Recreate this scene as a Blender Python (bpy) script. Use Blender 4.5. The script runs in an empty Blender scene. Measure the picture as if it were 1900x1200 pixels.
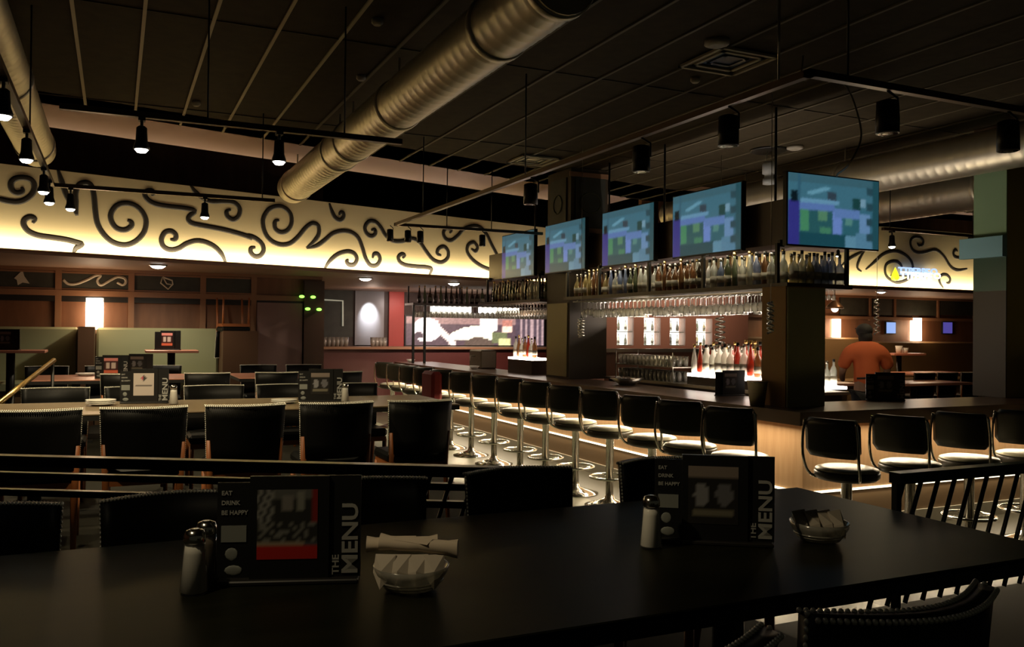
import bpy, math, random
from mathutils import Vector, Matrix
random.seed(7)
S = bpy.context.scene
C = S.collection
PI = math.pi

# ------------------------------------------------------------------ camera, world, exposure
F, CX, CY, EYE = 1600.0, 950.0, 600.0, 1.68
YAW, PITCH, ROLL = math.radians(24.7), math.atan(14/1600), 0.0105
fw = Vector((math.sin(YAW)*math.cos(PITCH), math.cos(YAW)*math.cos(PITCH), math.sin(PITCH)))
rt0 = Vector((math.cos(YAW), -math.sin(YAW), 0))
up0 = rt0.cross(fw)
rt = rt0*math.cos(ROLL) + up0*math.sin(ROLL)
up = up0*math.cos(ROLL) - rt0*math.sin(ROLL)
cd = bpy.data.cameras.new('camera'); cam = bpy.data.objects.new('camera', cd); C.objects.link(cam)
m = Matrix((( rt.x, up.x, -fw.x, 0), (rt.y, up.y, -fw.y, 0), (rt.z, up.z, -fw.z, EYE), (0, 0, 0, 1)))
cam.matrix_world = m
cd.sensor_width = 36; cd.lens = 36*F/1900; cd.clip_start = 0.05; cd.clip_end = 100
S.camera = cam
w = bpy.data.worlds.new('world'); S.world = w; w.use_nodes = True
w.node_tree.nodes['Background'].inputs[0].default_value = (0.85, 0.82, 0.55, 1)
w.node_tree.nodes['Background'].inputs[1].default_value = 0.012
S.view_settings.view_transform = 'Standard'; S.view_settings.look = 'None'
S.view_settings.exposure = 0.0; S.view_settings.gamma = 1.0; S.view_settings.use_curve_mapping = False
S.cycles.use_denoising = True
S.cycles.max_bounces = 6; S.cycles.transparent_max_bounces = 24
S.cycles.caustics_reflective = False; S.cycles.caustics_refractive = False
S.cycles.sample_clamp_indirect = 3.0

def ray(px, py):
    return fw + rt*((px-CX)/F) + up*((CY-py)/F)
def atz(px, py, z):
    r = ray(px, py); k = (z-EYE)/r.z
    return Vector((r.x*k, r.y*k, z))
def aty(px, py, y):
    r = ray(px, py); k = y/r.y
    return Vector((r.x*k, y, EYE+r.z*k))
def atx(px, py, x):
    r = ray(px, py); k = x/r.x
    return Vector((x, r.y*k, EYE+r.z*k))

# ------------------------------------------------------------------ lights of the room
def area(name, loc, sx, sy, energy, col, direction, parent=None):
    ld = bpy.data.lights.new(name, 'AREA'); ld.shape = 'RECTANGLE'; ld.size = sx; ld.size_y = sy
    ld.energy = energy; ld.color = col
    o = bpy.data.objects.new(name, ld); C.objects.link(o); o.location = loc
    o.rotation_mode = 'QUATERNION'
    o.rotation_quaternion = Vector(direction[0]).to_track_quat('-Z', 'Y') if not isinstance(direction[1], Vector) else mkq(*direction)
    return o
def mkq(d, xaxis):
    z = -d.normalized(); x = (xaxis - z*xaxis.dot(z)).normalized(); y = z.cross(x)
    return Matrix(((x.x, y.x, z.x), (x.y, y.y, z.y), (x.z, y.z, z.z))).to_quaternion()
def spot(name, loc, target, energy, col, ang=70, blend=0.6, rad=0.03):
    ld = bpy.data.lights.new(name, 'SPOT'); ld.energy = energy; ld.color = col
    ld.spot_size = math.radians(ang); ld.spot_blend = blend; ld.shadow_soft_size = rad
    o = bpy.data.objects.new(name, ld); C.objects.link(o); o.location = loc
    o.rotation_mode = 'QUATERNION'; o.rotation_quaternion = (Vector(target)-Vector(loc)).to_track_quat('-Z', 'Y')
    return o
def point(name, loc, energy, col, rad=0.05):
    ld = bpy.data.lights.new(name, 'POINT'); ld.energy = energy; ld.color = col; ld.shadow_soft_size = rad
    o = bpy.data.objects.new(name, ld); C.objects.link(o); o.location = loc
    return o
WARM = (1.0, 0.80, 0.48); PINK = (1.0, 0.72, 0.56); WHITE = (1.0, 0.93, 0.85); AMBER = (1.0, 0.66, 0.36)
MA = atz(0, 461.8, 2.55); MB_ = atz(922, 518.2, 2.55)           # the slanted front of the mural
md = (MB_-MA); md.z = 0; md.normalize()
mn = Vector((md.y, -md.x, 0))                                   # towards the room
MA = MA - md*1.6; MB_ = MB_ + md*2.4
mlen = (MB_-MA).length; mmid = (MA+MB_)*0.5
PLAT = 0.35
BX, BY, BPX, BPY = 4.85, 5.16, 5.2, 5.5                          # bar top edge and bar panel planes
BFAR, BEND = 15.9, 11.2
L_MURAL = area('mural_cove_light', mmid + mn*0.09 + Vector((0, 0, 0.03)), mlen, 0.05, 80, (1.0, 0.83, 0.52), (Vector((0, 0, 1))-mn*0.75, md))
L_MURAL2 = area('mural_cove_light', (12.9, 11.38, 2.58), 7.0, 0.05, 48, (1.0, 0.83, 0.52), (Vector((0, 0.75, 1)), Vector((1, 0, 0))))
area('bar_counter_light', (5.06, (BPY+BFAR)/2, 1.016), 0.03, BFAR-BPY, 185, (1.0, 0.80, 0.52), (Vector((-0.9, 0, -1)), Vector((1, 0, -0.9))))
area('bar_counter_light', ((BPX+BEND)/2, 5.37, 1.016), BEND-BPX, 0.03, 74, (1.0, 0.80, 0.52), (Vector((0, -0.9, -1)), Vector((1, 0, 0))))

# ------------------------------------------------------------------ materials
MATS = {}
def mat(name, col, rough=0.5, metal=0.0, emit=None, es=0.0, spec=0.5, coat=0.0, noise=None, alpha=None):
    if name in MATS: return MATS[name]
    mt = bpy.data.materials.new(name); mt.use_nodes = True; nt = mt.node_tree
    b = nt.nodes['Principled BSDF']
    b.inputs['Base Color'].default_value = (*col, 1); b.inputs['Roughness'].default_value = rough
    b.inputs['Metallic'].default_value = metal; b.inputs['Specular IOR Level'].default_value = spec
    b.inputs['Coat Weight'].default_value = coat
    if emit: b.inputs['Emission Color'].default_value = (*emit, 1); b.inputs['Emission Strength'].default_value = es
    if noise:
        sc, col2, stretch = noise
        tc = nt.nodes.new('ShaderNodeTexCoord'); mp = nt.nodes.new('ShaderNodeMapping'); mp.inputs['Scale'].default_value = stretch
        nz = nt.nodes.new('ShaderNodeTexNoise'); nz.inputs['Scale'].default_value = sc; nz.inputs['Detail'].default_value = 5
        mx = nt.nodes.new('ShaderNodeMix'); mx.data_type = 'RGBA'
        mx.inputs['A'].default_value = (*col, 1); mx.inputs['B'].default_value = (*col2, 1)
        rp = nt.nodes.new('ShaderNodeMapRange'); rp.inputs['From Min'].default_value = 0.35; rp.inputs['From Max'].default_value = 0.65
        nt.links.new(tc.outputs['Object'], mp.inputs['Vector']); nt.links.new(mp.outputs['Vector'], nz.inputs['Vector'])
        nt.links.new(nz.outputs['Fac'], rp.inputs['Value']); nt.links.new(rp.outputs['Result'], mx.inputs['Factor'])
        nt.links.new(mx.outputs['Result'], b.inputs['Base Color'])
    MATS[name] = mt
    return mt
def glassy(name, tint, gloss=0.35, rough=0.05, body=0.0, bodycol=(1, 1, 1)):
    """thin clear glass: see-through tint with a mirror skin and a little haze"""
    if name in MATS: return MATS[name]
    mt = bpy.data.materials.new(name); mt.use_nodes = True; nt = mt.node_tree
    for n in list(nt.nodes): nt.nodes.remove(n)
    out = nt.nodes.new('ShaderNodeOutputMaterial'); tr = nt.nodes.new('ShaderNodeBsdfTransparent'); tr.inputs[0].default_value = (*tint, 1)
    gl = nt.nodes.new('ShaderNodeBsdfGlossy'); gl.inputs['Roughness'].default_value = rough
    df = nt.nodes.new('ShaderNodeBsdfTranslucent'); df.inputs[0].default_value = (*bodycol, 1)
    df2 = nt.nodes.new('ShaderNodeBsdfDiffuse'); df2.inputs[0].default_value = (*bodycol, 1)
    a = nt.nodes.new('ShaderNodeAddShader'); nt.links.new(df.outputs[0], a.inputs[0]); nt.links.new(df2.outputs[0], a.inputs[1])
    m0 = nt.nodes.new('ShaderNodeMixShader'); m0.inputs[0].default_value = body
    nt.links.new(tr.outputs[0], m0.inputs[1]); nt.links.new(a.outputs[0], m0.inputs[2])
    lw = nt.nodes.new('ShaderNodeLayerWeight'); lw.inputs[0].default_value = gloss
    m1 = nt.nodes.new('ShaderNodeMixShader'); nt.links.new(lw.outputs['Facing'], m1.inputs[0])
    nt.links.new(m0.outputs[0], m1.inputs[1]); nt.links.new(gl.outputs[0], m1.inputs[2])
    nt.links.new(m1.outputs[0], out.inputs[0])
    MATS[name] = mt
    return mt
def picmat(name, es, base=False):
    """printed or shown picture: colours stored per face"""
    if name in MATS: return MATS[name]
    mt = bpy.data.materials.new(name); mt.use_nodes = True; nt = mt.node_tree; b = nt.nodes['Principled BSDF']
    at = nt.nodes.new('ShaderNodeVertexColor'); at.layer_name = 'pic'
    if base: nt.links.new(at.outputs[0], b.inputs['Base Color'])
    else: b.inputs['Base Color'].default_value = (0.01, 0.01, 0.01, 1)
    if es > 0: nt.links.new(at.outputs[0], b.inputs['Emission Color']); b.inputs['Emission Strength'].default_value = es
    b.inputs['Roughness'].default_value = 0.35
    MATS[name] = mt
    return mt
black = mat('black_vinyl', (0.005, 0.005, 0.0045), 0.5, spec=0.22)
blackm = mat('black_metal', (0.012, 0.012, 0.011), 0.4, 0.3)
chrome = mat('chrome', (0.72, 0.70, 0.64), 0.16, 1.0)
nail = mat('nickel_nails', (0.85, 0.82, 0.70), 0.45, 0.35)
tableblk = mat('dark_table_laminate', (0.010, 0.0098, 0.0045), 0.42, spec=0.10, noise=(3, (0.007, 0.007, 0.0035), (1, 6, 1)))
tablemid = mat('brown_table_laminate', (0.17, 0.12, 0.065), 0.38, noise=(4, (0.12, 0.085, 0.05), (1, 6, 1)))
tablered = mat('red_brown_table_laminate', (0.62, 0.28, 0.19), 0.35)
edgeblk = mat('black_edging', (0.01, 0.009, 0.008), 0.5)
woodleg = mat('orange_brown_wood', (0.28, 0.09, 0.025), 0.45)
wood = mat('red_brown_panelling', (0.21, 0.098, 0.05), 0.5, noise=(2.5, (0.155, 0.07, 0.035), (3, 3, 0.6)))
woodtrim = mat('brown_trim_wood', (0.27, 0.145, 0.08), 0.4)
soffitm = mat('soffit_paint', (0.30, 0.20, 0.14), 0.6)
chalk = mat('chalkboard_slate', (0.045, 0.050, 0.040), 0.6, noise=(6, (0.03, 0.034, 0.027), (1, 1, 1)))
chalkw = mat('chalk', (0.55, 0.52, 0.42), 0.9)
muralm = mat('cream_mural_plaster', (0.72, 0.60, 0.36), 0.8, noise=(1.5, (0.68, 0.56, 0.33), (1, 1, 1)))
scrollm = mat('dark_brown_scroll_paint', (0.016, 0.011, 0.007), 0.6)
ceilm = mat('dark_ceiling_tile', (0.050, 0.038, 0.020), 0.9, spec=0.2, noise=(9, (0.040, 0.031, 0.016), (1, 1, 1)))
borderm = mat('cove_glow_ceiling_border', (0.72, 0.55, 0.55), 0.9)  # pink cove glow put into the border colour
tbar = mat('pale_ceiling_grid', (0.5, 0.44, 0.3), 0.6)
voidm = mat('black_void_paint', (0.004, 0.004, 0.003), 0.9)
ductm = mat('galvanised_duct', (0.62, 0.58, 0.46), 0.42, 0.85)
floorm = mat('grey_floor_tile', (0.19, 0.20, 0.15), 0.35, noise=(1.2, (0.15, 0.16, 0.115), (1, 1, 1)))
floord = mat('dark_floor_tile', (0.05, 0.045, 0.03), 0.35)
carpet = mat('platform_floor', (0.016, 0.015, 0.01), 0.8, spec=0.2)
boothm = mat('olive_booth_vinyl', (0.34, 0.36, 0.21), 0.5)
panelm = mat('light_maple_bar_panel', (0.62, 0.40, 0.22), 0.5, noise=(5, (0.55, 0.34, 0.18), (6, 6, 0.5)))
kickm = mat('brown_bar_base', (0.16, 0.10, 0.05), 0.5)
bartop = mat('dark_walnut_bar_top', (0.09, 0.05, 0.03), 0.3, spec=1.0)
postl = mat('brown_post_paint', (0.40, 0.22, 0.07), 0.6)
seatm = mat('cream_stool_vinyl', (0.50, 0.47, 0.33), 0.35)
backm = mat('dark_olive_stool_back', (0.022, 0.023, 0.014), 0.38)
white = mat('white_ceramic', (0.75, 0.74, 0.68), 0.3)
saltm = mat('salt', (0.62, 0.60, 0.55), 0.9)
napm = mat('paper_napkin', (0.62, 0.52, 0.40), 0.9)
ledw = mat('led_strip', (1, 1, 1), 0.5, emit=(1.0, 0.88, 0.6), es=2.0)
ledbr = mat('led_shelf_light', (1, 1, 1), 0.5, emit=(1.0, 0.86, 0.74), es=13.0)
bulbm = mat('lit_lamp_lens', (1, 1, 1), 0.5, emit=(1.0, 0.96, 0.85), es=14)
sconcem = mat('lit_sconce_shade', (1, 1, 1), 0.5, emit=(1.0, 0.80, 0.58), es=7)
redm = mat('red_wall_paint', (0.42, 0.05, 0.04), 0.5)
maroon = mat('maroon_upholstery', (0.07, 0.012, 0.009), 0.5)
greym = mat('grey_steel_panel', (0.22, 0.22, 0.24), 0.4, 0.2)
doorm = mat('mauve_brown_door', (0.26, 0.16, 0.15), 0.6)
brass = mat('brass', (0.62, 0.42, 0.15), 0.3, 1.0)
steel = mat('brushed_steel', (0.45, 0.42, 0.36), 0.3, 1.0)
greenrefl = mat('green_sign_reflection', (0, 0, 0), 0.5, emit=(0.25, 1.0, 0.08), es=3.0)
glass = glassy('clear_glass', (0.93, 0.94, 0.9), 0.30, 0.08, 0.06, (0.8, 0.78, 0.7))
glassb = glassy('thick_clear_glass', (0.75, 0.75, 0.7), 0.45, 0.15, 0.22, (0.85, 0.82, 0.74))
def bottlemat(name, col, body=0.45): return glassy(name, tuple(0.25+0.5*c for c in col), 0.3, 0.1, body, col)

# ------------------------------------------------------------------ mesh helpers
class MB:
    def __init__(s): s.v = []; s.f = []; s.sm = []; s.mi = []; s.col = []
    def add(s, vs, fs, smooth=False, mi=0):
        k = len(s.v); s.v += [Vector(v) for v in vs]
        s.f += [tuple(k+i for i in f) for f in fs]; s.sm += [smooth]*len(fs); s.mi += [mi]*len(fs)
        return s
    def box(s, x0, x1, y0, y1, z0, z1, bev=0.0, mi=0, M=None):
        if bev <= 0:
            vs = [(x, y, z) for x in (x0, x1) for y in (y0, y1) for z in (z0, z1)]
            fs = [(0, 1, 3, 2), (4, 6, 7, 5), (0, 4, 5, 1), (2, 3, 7, 6), (0, 2, 6, 4), (1, 5, 7, 3)]
        else:
            b = min(bev, (x1-x0)/2.01, (y1-y0)/2.01, (z1-z0)/2.01)
            vs = []; idx = {}
            for ix, X, dx in ((0, x0, b), (1, x1, -b)):
                for iy, Y, dy in ((0, y0, b), (1, y1, -b)):
                    for iz, Z, dz in ((0, z0, b), (1, z1, -b)):
                        for ax in range(3):
                            idx[(ix, iy, iz, ax)] = len(vs)
                            vs.append((X if ax == 0 else X+dx, Y if ax == 1 else Y+dy, Z if ax == 2 else Z+dz))
            g = lambda a, b_, c, ax: idx[(a, b_, c, ax)]
            fs = []
            for i in (0, 1):
                fs.append(tuple(g(i, *q, 0) for q in ((0, 0), (0, 1), (1, 1), (1, 0))) if i == 0 else tuple(g(i, *q, 0) for q in ((0, 0), (1, 0), (1, 1), (0, 1))))
                fs.append(tuple(g(q[0], i, q[1], 1) for q in ((0, 0), (1, 0), (1, 1), (0, 1))) if i == 0 else tuple(g(q[0], i, q[1], 1) for q in ((0, 0), (0, 1), (1, 1), (1, 0))))
                fs.append(tuple(g(*q, i, 2) for q in ((0, 0), (0, 1), (1, 1), (1, 0))) if i == 0 else tuple(g(*q, i, 2) for q in ((0, 0), (1, 0), (1, 1), (0, 1))))
            for i in (0, 1):
                for j in (0, 1):
                    fs.append((g(i, j, 0, 0), g(i, j, 1, 0), g(i, j, 1, 1), g(i, j, 0, 1)))
                    fs.append((g(i, 0, j, 0), g(i, 1, j, 0), g(i, 1, j, 2), g(i, 0, j, 2)))
                    fs.append((g(0, i, j, 1), g(1, i, j, 1), g(1, i, j, 2), g(0, i, j, 2)))
                    for k in (0, 1): fs.append((g(i, j, k, 0), g(i, j, k, 1), g(i, j, k, 2)))
        if M is not None: vs = [M @ Vector(v) for v in vs]
        return s.add(vs, fs, False, mi)
    def lathe(s, prof, n=20, c=(0, 0, 0), axis='z', mi=0, smooth=True):
        vs = []; fs = []
        for r, z in prof:
            for i in range(n):
                a = 2*PI*i/n; p = (r*math.cos(a), r*math.sin(a), z)
                if axis == 'y': p = (p[0], p[2], p[1])
                if axis == 'x': p = (p[2], p[0], p[1])
                vs.append((p[0]+c[0], p[1]+c[1], p[2]+c[2]))
        for j in range(len(prof)-1):
            for i in range(n): fs.append((j*n+i, j*n+(i+1) % n, (j+1)*n+(i+1) % n, (j+1)*n+i))
        s.add(vs, fs, smooth, mi)
        k = len(s.v)-len(vs)
        s.f.append(tuple(k+i for i in range(n))[::-1]); s.sm.append(False); s.mi.append(mi)
        s.f.append(tuple(k+(len(prof)-1)*n+i for i in range(n))); s.sm.append(False); s.mi.append(mi)
        return s
    def cyl(s, p0, p1, r, n=12, r1=None, mi=0): return s.tube([p0, p1], [r, r if r1 is None else r1], n, mi=mi)
    def tube(s, pts, r, n=8, flat=None, closed=False, mi=0):
        pts = [Vector(p) for p in pts]; L = len(pts)
        rs = r if isinstance(r, (list, tuple)) else [r]*L
        vs = []; fs = []; ref = None
        for i, p in enumerate(pts):
            a = pts[i-1] if (i or closed) else p; b = pts[(i+1) % L] if (i < L-1 or closed) else p
            t = (b-a).normalized()
            if flat is not None: nrm = Vector(flat).normalized(); u = t.cross(nrm).normalized(); v2 = nrm
            else:
                if ref is None: ref = Vector((0, 0, 1)) if abs(t.z) < 0.9 else Vector((1, 0, 0))
                u = t.cross(ref).normalized(); v2 = u.cross(t).normalized(); ref = v2
            for k in range(n):
                an = 2*PI*k/n
                fz = 0.12 if flat is not None else 1.0
                vs.append(p + u*rs[i]*math.cos(an) + v2*rs[i]*math.sin(an)*fz)
        for j in range(L if closed else L-1):
            j2 = (j+1) % L
            for k in range(n): fs.append((j*n+k, j*n+(k+1) % n, j2*n+(k+1) % n, j2*n+k))
        s.add(vs, fs, True, mi)
        if not closed:
            k0 = len(s.v)-len(vs)
            s.f.append(tuple(k0+i for i in range(n))[::-1]); s.sm.append(False); s.mi.append(mi)
            s.f.append(tuple(k0+(L-1)*n+i for i in range(n))); s.sm.append(False); s.mi.append(mi)
        return s
    def poly(s, pts, z0, z1, mi=0):
        n = len(pts)
        vs = [(x, y, z0) for x, y in pts]+[(x, y, z1) for x, y in pts]
        fs = [tuple(range(n))[::-1], tuple(range(n, 2*n))]+[(i, (i+1) % n, n+(i+1) % n, n+i) for i in range(n)]
        return s.add(vs, fs, False, mi)
    def sph(s, c, r, n=10, m_=6, sc=(1, 1, 1), mi=0):
        prof = [(max(1e-4, math.sin(PI*j/m_)), -math.cos(PI*j/m_)) for j in range(m_+1)]
        vs = []; fs = []
        for a, z in prof:
            for i in range(n): vs.append((c[0]+r*sc[0]*a*math.cos(2*PI*i/n), c[1]+r*sc[1]*a*math.sin(2*PI*i/n), c[2]+r*sc[2]*z))
        for j in range(m_):
            for i in range(n): fs.append((j*n+i, j*n+(i+1) % n, (j+1)*n+(i+1) % n, (j+1)*n+i))
        return s.add(vs, fs, True, mi)
WL = {}
def obj(name, mb, mats, parent=None, world=False, label=None):
    me = bpy.data.meshes.new(name)
    off = WL.get(parent.name, Vector((0, 0, 0))) if (world and parent) else Vector((0, 0, 0))
    me.from_pydata([tuple(v-off) for v in mb.v], [], mb.f)
    for m_ in (mats if isinstance(mats, (list, tuple)) else [mats]): me.materials.append(m_)
    me.polygons.foreach_set('use_smooth', mb.sm); me.polygons.foreach_set('material_index', mb.mi)
    if mb.col:
        ca = me.color_attributes.new('pic', 'FLOAT_COLOR', 'POINT')
        for d_, c in zip(ca.data, mb.col): d_.color = (*c, 1)
    me.update()
    o = bpy.data.objects.new(name, me); C.objects.link(o)
    if parent: o.parent = parent; WL[o.name] = WL.get(parent.name, Vector((0, 0, 0)))
    if label: o['label'] = label
    return o
def tag(o, label, cat, group=None, kind=None):
    o['label'] = label
    if cat: o['category'] = cat
    if group: o['group'] = group
    if kind: o['kind'] = kind
    return o
def thing(name, label, cat, loc=(0, 0, 0), rz=0, group=None):
    o = bpy.data.objects.new(name, None); C.objects.link(o); o.empty_display_size = 0.1
    o.location = loc; o.rotation_euler = (0, 0, rz); WL[o.name] = Vector(loc)
    return tag(o, label, cat, group)
def struct(name, mb, mats):
    o = obj(name, mb, mats); o['kind'] = 'structure'; return o
def dup(root, loc, rz=0, label=None, group=None, scale=None, matmap=None):
    r = root.copy(); C.objects.link(r); r.location = loc; r.rotation_euler = (0, 0, rz)
    if scale: r.scale = scale
    if label: r['label'] = label
    if group: r['group'] = group
    for ch in list(root.children):
        c = ch.copy(); C.objects.link(c); c.parent = r
        for g in list(ch.children):
            d = g.copy(); C.objects.link(d); d.parent = c
    return r
def place(root, loc, rz=0):
    root.location = loc; root.rotation_euler = (0, 0, rz); return root
def ORD(i): return ['first', 'second', 'third', 'fourth', 'fifth', 'sixth', 'seventh', 'eighth', 'ninth', 'tenth', 'eleventh', 'twelfth', 'thirteenth', 'fourteenth', 'fifteenth', 'sixteenth', 'seventeenth', 'eighteenth', 'nineteenth', 'twentieth'][i]
def words(name, body, size, loc, rot, m_, parent, depth=0.0008, align='LEFT', label=None, sx=1.0):
    cu = bpy.data.curves.new(name, 'FONT'); cu.body = body; cu.size = size; cu.extrude = depth; cu.align_x = align
    cu.resolution_u = 3; cu.offset = size*0.022
    o = bpy.data.objects.new(name, cu); C.objects.link(o); o.location = loc; o.rotation_euler = rot; o.scale = (sx, 1, 1)
    cu.materials.append(m_)
    me = bpy.data.meshes.new_from_object(o); bpy.data.objects.remove(o); bpy.data.curves.remove(cu)
    o = bpy.data.objects.new(name, me); C.objects.link(o); o.location = loc; o.rotation_euler = rot; o.scale = (sx, 1, 1)
    if not me.materials: me.materials.append(m_)
    o.parent = parent
    if label: o['label'] = label
    return o
def smooth(pts, k=4):
    """Catmull-Rom through the points"""
    P = [Vector(p) for p in pts]; out = []
    for i in range(len(P)-1):
        p0 = P[max(i-1, 0)]; p1 = P[i]; p2 = P[i+1]; p3 = P[min(i+2, len(P)-1)]
        for j in range(k):
            t = j/k
            out.append(0.5*((2*p1)+(-p0+p2)*t+(2*p0-5*p1+4*p2-p3)*t*t+(-p0+3*p1-3*p2+p3)*t**3))
    out.append(P[-1]); return out
def picture(w_, h_, nx, ny, fn, plane='xz'):
    mb = MB(); q = nx+1
    mb.add([((i/nx-0.5)*w_, 0, (j/ny-0.5)*h_) for j in range(ny+1) for i in range(nx+1)],
           [(j*q+i, j*q+i+1, (j+1)*q+i+1, (j+1)*q+i) for j in range(ny) for i in range(nx)])
    mb.col = [fn(i/nx, j/ny) for j in range(ny+1) for i in range(nx+1)]
    return mb

# ------------------------------------------------------------------ room shell
struct('floor', MB().box(-7, 4.34, 3.9, 19, -0.1, 0).box(4.34, 20, 3.9, 19, -0.1, 0, mi=1).box(-7, 20, -2, 3.9, -0.1, 0, mi=2), [floorm, floord, mat('shaded_near_floor', (0.03, 0.028, 0.02), 0.7, spec=0.1)])  # near strip darker: shade away from the bar lights put into its colour
struct('platform', MB().poly([(-7, -2), (7.5, -2), (7.5, 2.32), (3.2, 2.32), (2.72, 2.8), (2.72, 13.6), (-7, 13.6)], 0.001, PLAT), carpet)
EA, EB = atz(100, 237, 3.8), atz(1010, 370, 3.8)
ed = (EB-EA).normalized(); en = Vector((ed.y, -ed.x, 0))
e0 = EA - ed*7.5; e1 = EA + ed*((7.4-EA.x)/ed.x)
b0 = e0 + en*1.05; b1 = e1 + en*1.05
struct('ceiling', MB().poly([(e0.x+en.x, -3), (20, -3), (20, 10.2), (b1.x, 10.2), (b1.x, b1.y), (b0.x, b0.y)], 3.8, 3.86), ceilm)
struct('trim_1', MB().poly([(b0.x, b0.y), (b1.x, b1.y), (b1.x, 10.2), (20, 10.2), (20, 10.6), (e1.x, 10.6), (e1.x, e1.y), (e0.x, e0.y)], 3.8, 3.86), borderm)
struct('ceiling_void', MB().box(-9, 20, -3, 19, 4.9, 5.0), voidm)
struct('wall_back', MB().box(-9, 20, 18.9, 19, 0, 5), voidm)
struct('wall_left', MB().box(-7.1, -7, -2, 19, 0, 5), wood)
struct('wall_right', MB().box(19.9, 20, -2, 19, 0, 5), voidm)
gx = [atz(p, q, 3.8).x for p, q in ((133, 0), (268, 0), (408, 0), (550, 0), (640, 60))]
gs = (gx[-1]-gx[0])/4
gm = MB()
def edge_y(x): return b0.y + (x-b0.x)*(b1.y-b0.y)/(b1.x-b0.x) if x < b1.x else 10.2
for i in range(-8, 36):
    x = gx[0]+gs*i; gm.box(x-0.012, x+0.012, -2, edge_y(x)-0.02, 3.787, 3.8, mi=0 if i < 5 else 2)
for j in range(5):
    y = 0.9+j*2.67
    x0 = -5 if y < 8 else b0.x + (y-b0.y)/(b1.y-b0.y)*(b1.x-b0.x)
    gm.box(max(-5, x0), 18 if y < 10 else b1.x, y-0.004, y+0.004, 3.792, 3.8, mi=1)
struct('ceiling_grid', gm, [tbar, mat('dim_ceiling_grid', (0.058, 0.045, 0.026), 0.8), mat('shaded_ceiling_grid', (0.12, 0.10, 0.06), 0.7)])  # right-hand bars darker: the weaker light there is put into their colour

# left panelled wall, behind the booths
WY = 13.6
def wx(px): return aty(px, 580, WY).x
XE = 2.95
struct('wall_far_left', MB().box(-7, XE, WY, WY+0.15, 0, 4.9), wood)
struct('wall_alcove', MB().box(XE-0.15, XE, WY+0.15, 18.9, 0, 4.9), wood)
zt = aty(240, 507, WY).z
tr = MB()
zrt, zrb = aty(240, 509, WY).z, aty(240, 545, WY).z
tr.box(-7, XE, WY-0.05, WY, zt, zt+0.16)
tr.box(-7, XE, WY-0.05, WY, zrb-0.05, zrb+0.03)
tr.box(-7, XE, WY-0.04, WY, zrb-0.13, zrb-0.052, mi=1)
for p in (108, 243, 376, 470): tr.box(wx(p)-0.04, wx(p)+0.04, WY-0.045, WY, zrb-0.9, zt)
struct('trim_2', tr, [woodtrim, edgeblk])
# soffit over the wall, with the mural on its front
u0, u1 = MA+mn*0.14, MB_+mn*0.14
struct('soffit', MB().poly([(u0.x, u0.y), (u1.x, u1.y), (u1.x, 18.85), (XE, 18.85), (XE, WY), (u0.x, WY)], 2.50, 2.52), soffitm)
struct('trim_3', MB().poly([(u0.x, u0.y), (u1.x, u1.y), (u1.x-mn.x*0.02, u1.y-mn.y*0.02), (u0.x-mn.x*0.02, u0.y-mn.y*0.02)], 2.521, 2.552), woodtrim)
struct('soffit_right', MB().box(8.5, 19.9, 11.0, 13.0, 2.47, 2.515), soffitm)
struct('platform_right', MB().box(8.6, 19, 8.8, 12.99, 0.001, 0.22), carpet)
struct('wall_far_right', MB().box(8.5, 19.9, 13.0, 13.1, 0, 4.9), wood)

# mural: cream plaster front with wrought scrolls
ztop = 3.52
mural = thing('mural_panel', 'long glowing cream mural band painted with black scrolls above the booths', 'mural', (mmid.x, mmid.y, 2.52))
mm = MB(); A, B = MA, MB_
mm.add([A+Vector((0, 0, -0.03)), B+Vector((0, 0, -0.03)), B+Vector((0, 0, ztop-2.55)), A+Vector((0, 0, ztop-2.55))]+[q-mn*0.1 for q in (A+Vector((0, 0, -0.03)), B+Vector((0, 0, -0.03)), B+Vector((0, 0, ztop-2.55)), A+Vector((0, 0, ztop-2.55)))],
       [(0, 1, 2, 3), (7, 6, 5, 4), (0, 4, 5, 1), (3, 2, 6, 7), (0, 3, 7, 4), (1, 5, 6, 2)])
obj('plaster_face', mm, muralm, mural, True)
def on_mural(px, py):
    r = ray(px, py); o = Vector((0, 0, EYE)); k = (MA-o).dot(mn)/r.dot(mn)
    return o + r*k + mn*0.002
Z4 = lambda L: [(x/3.958, 290+y/3.958) for x, y in L]
Z5 = lambda L: [(460+x/3.958, 330+y/3.958) for x, y in L]
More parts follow.
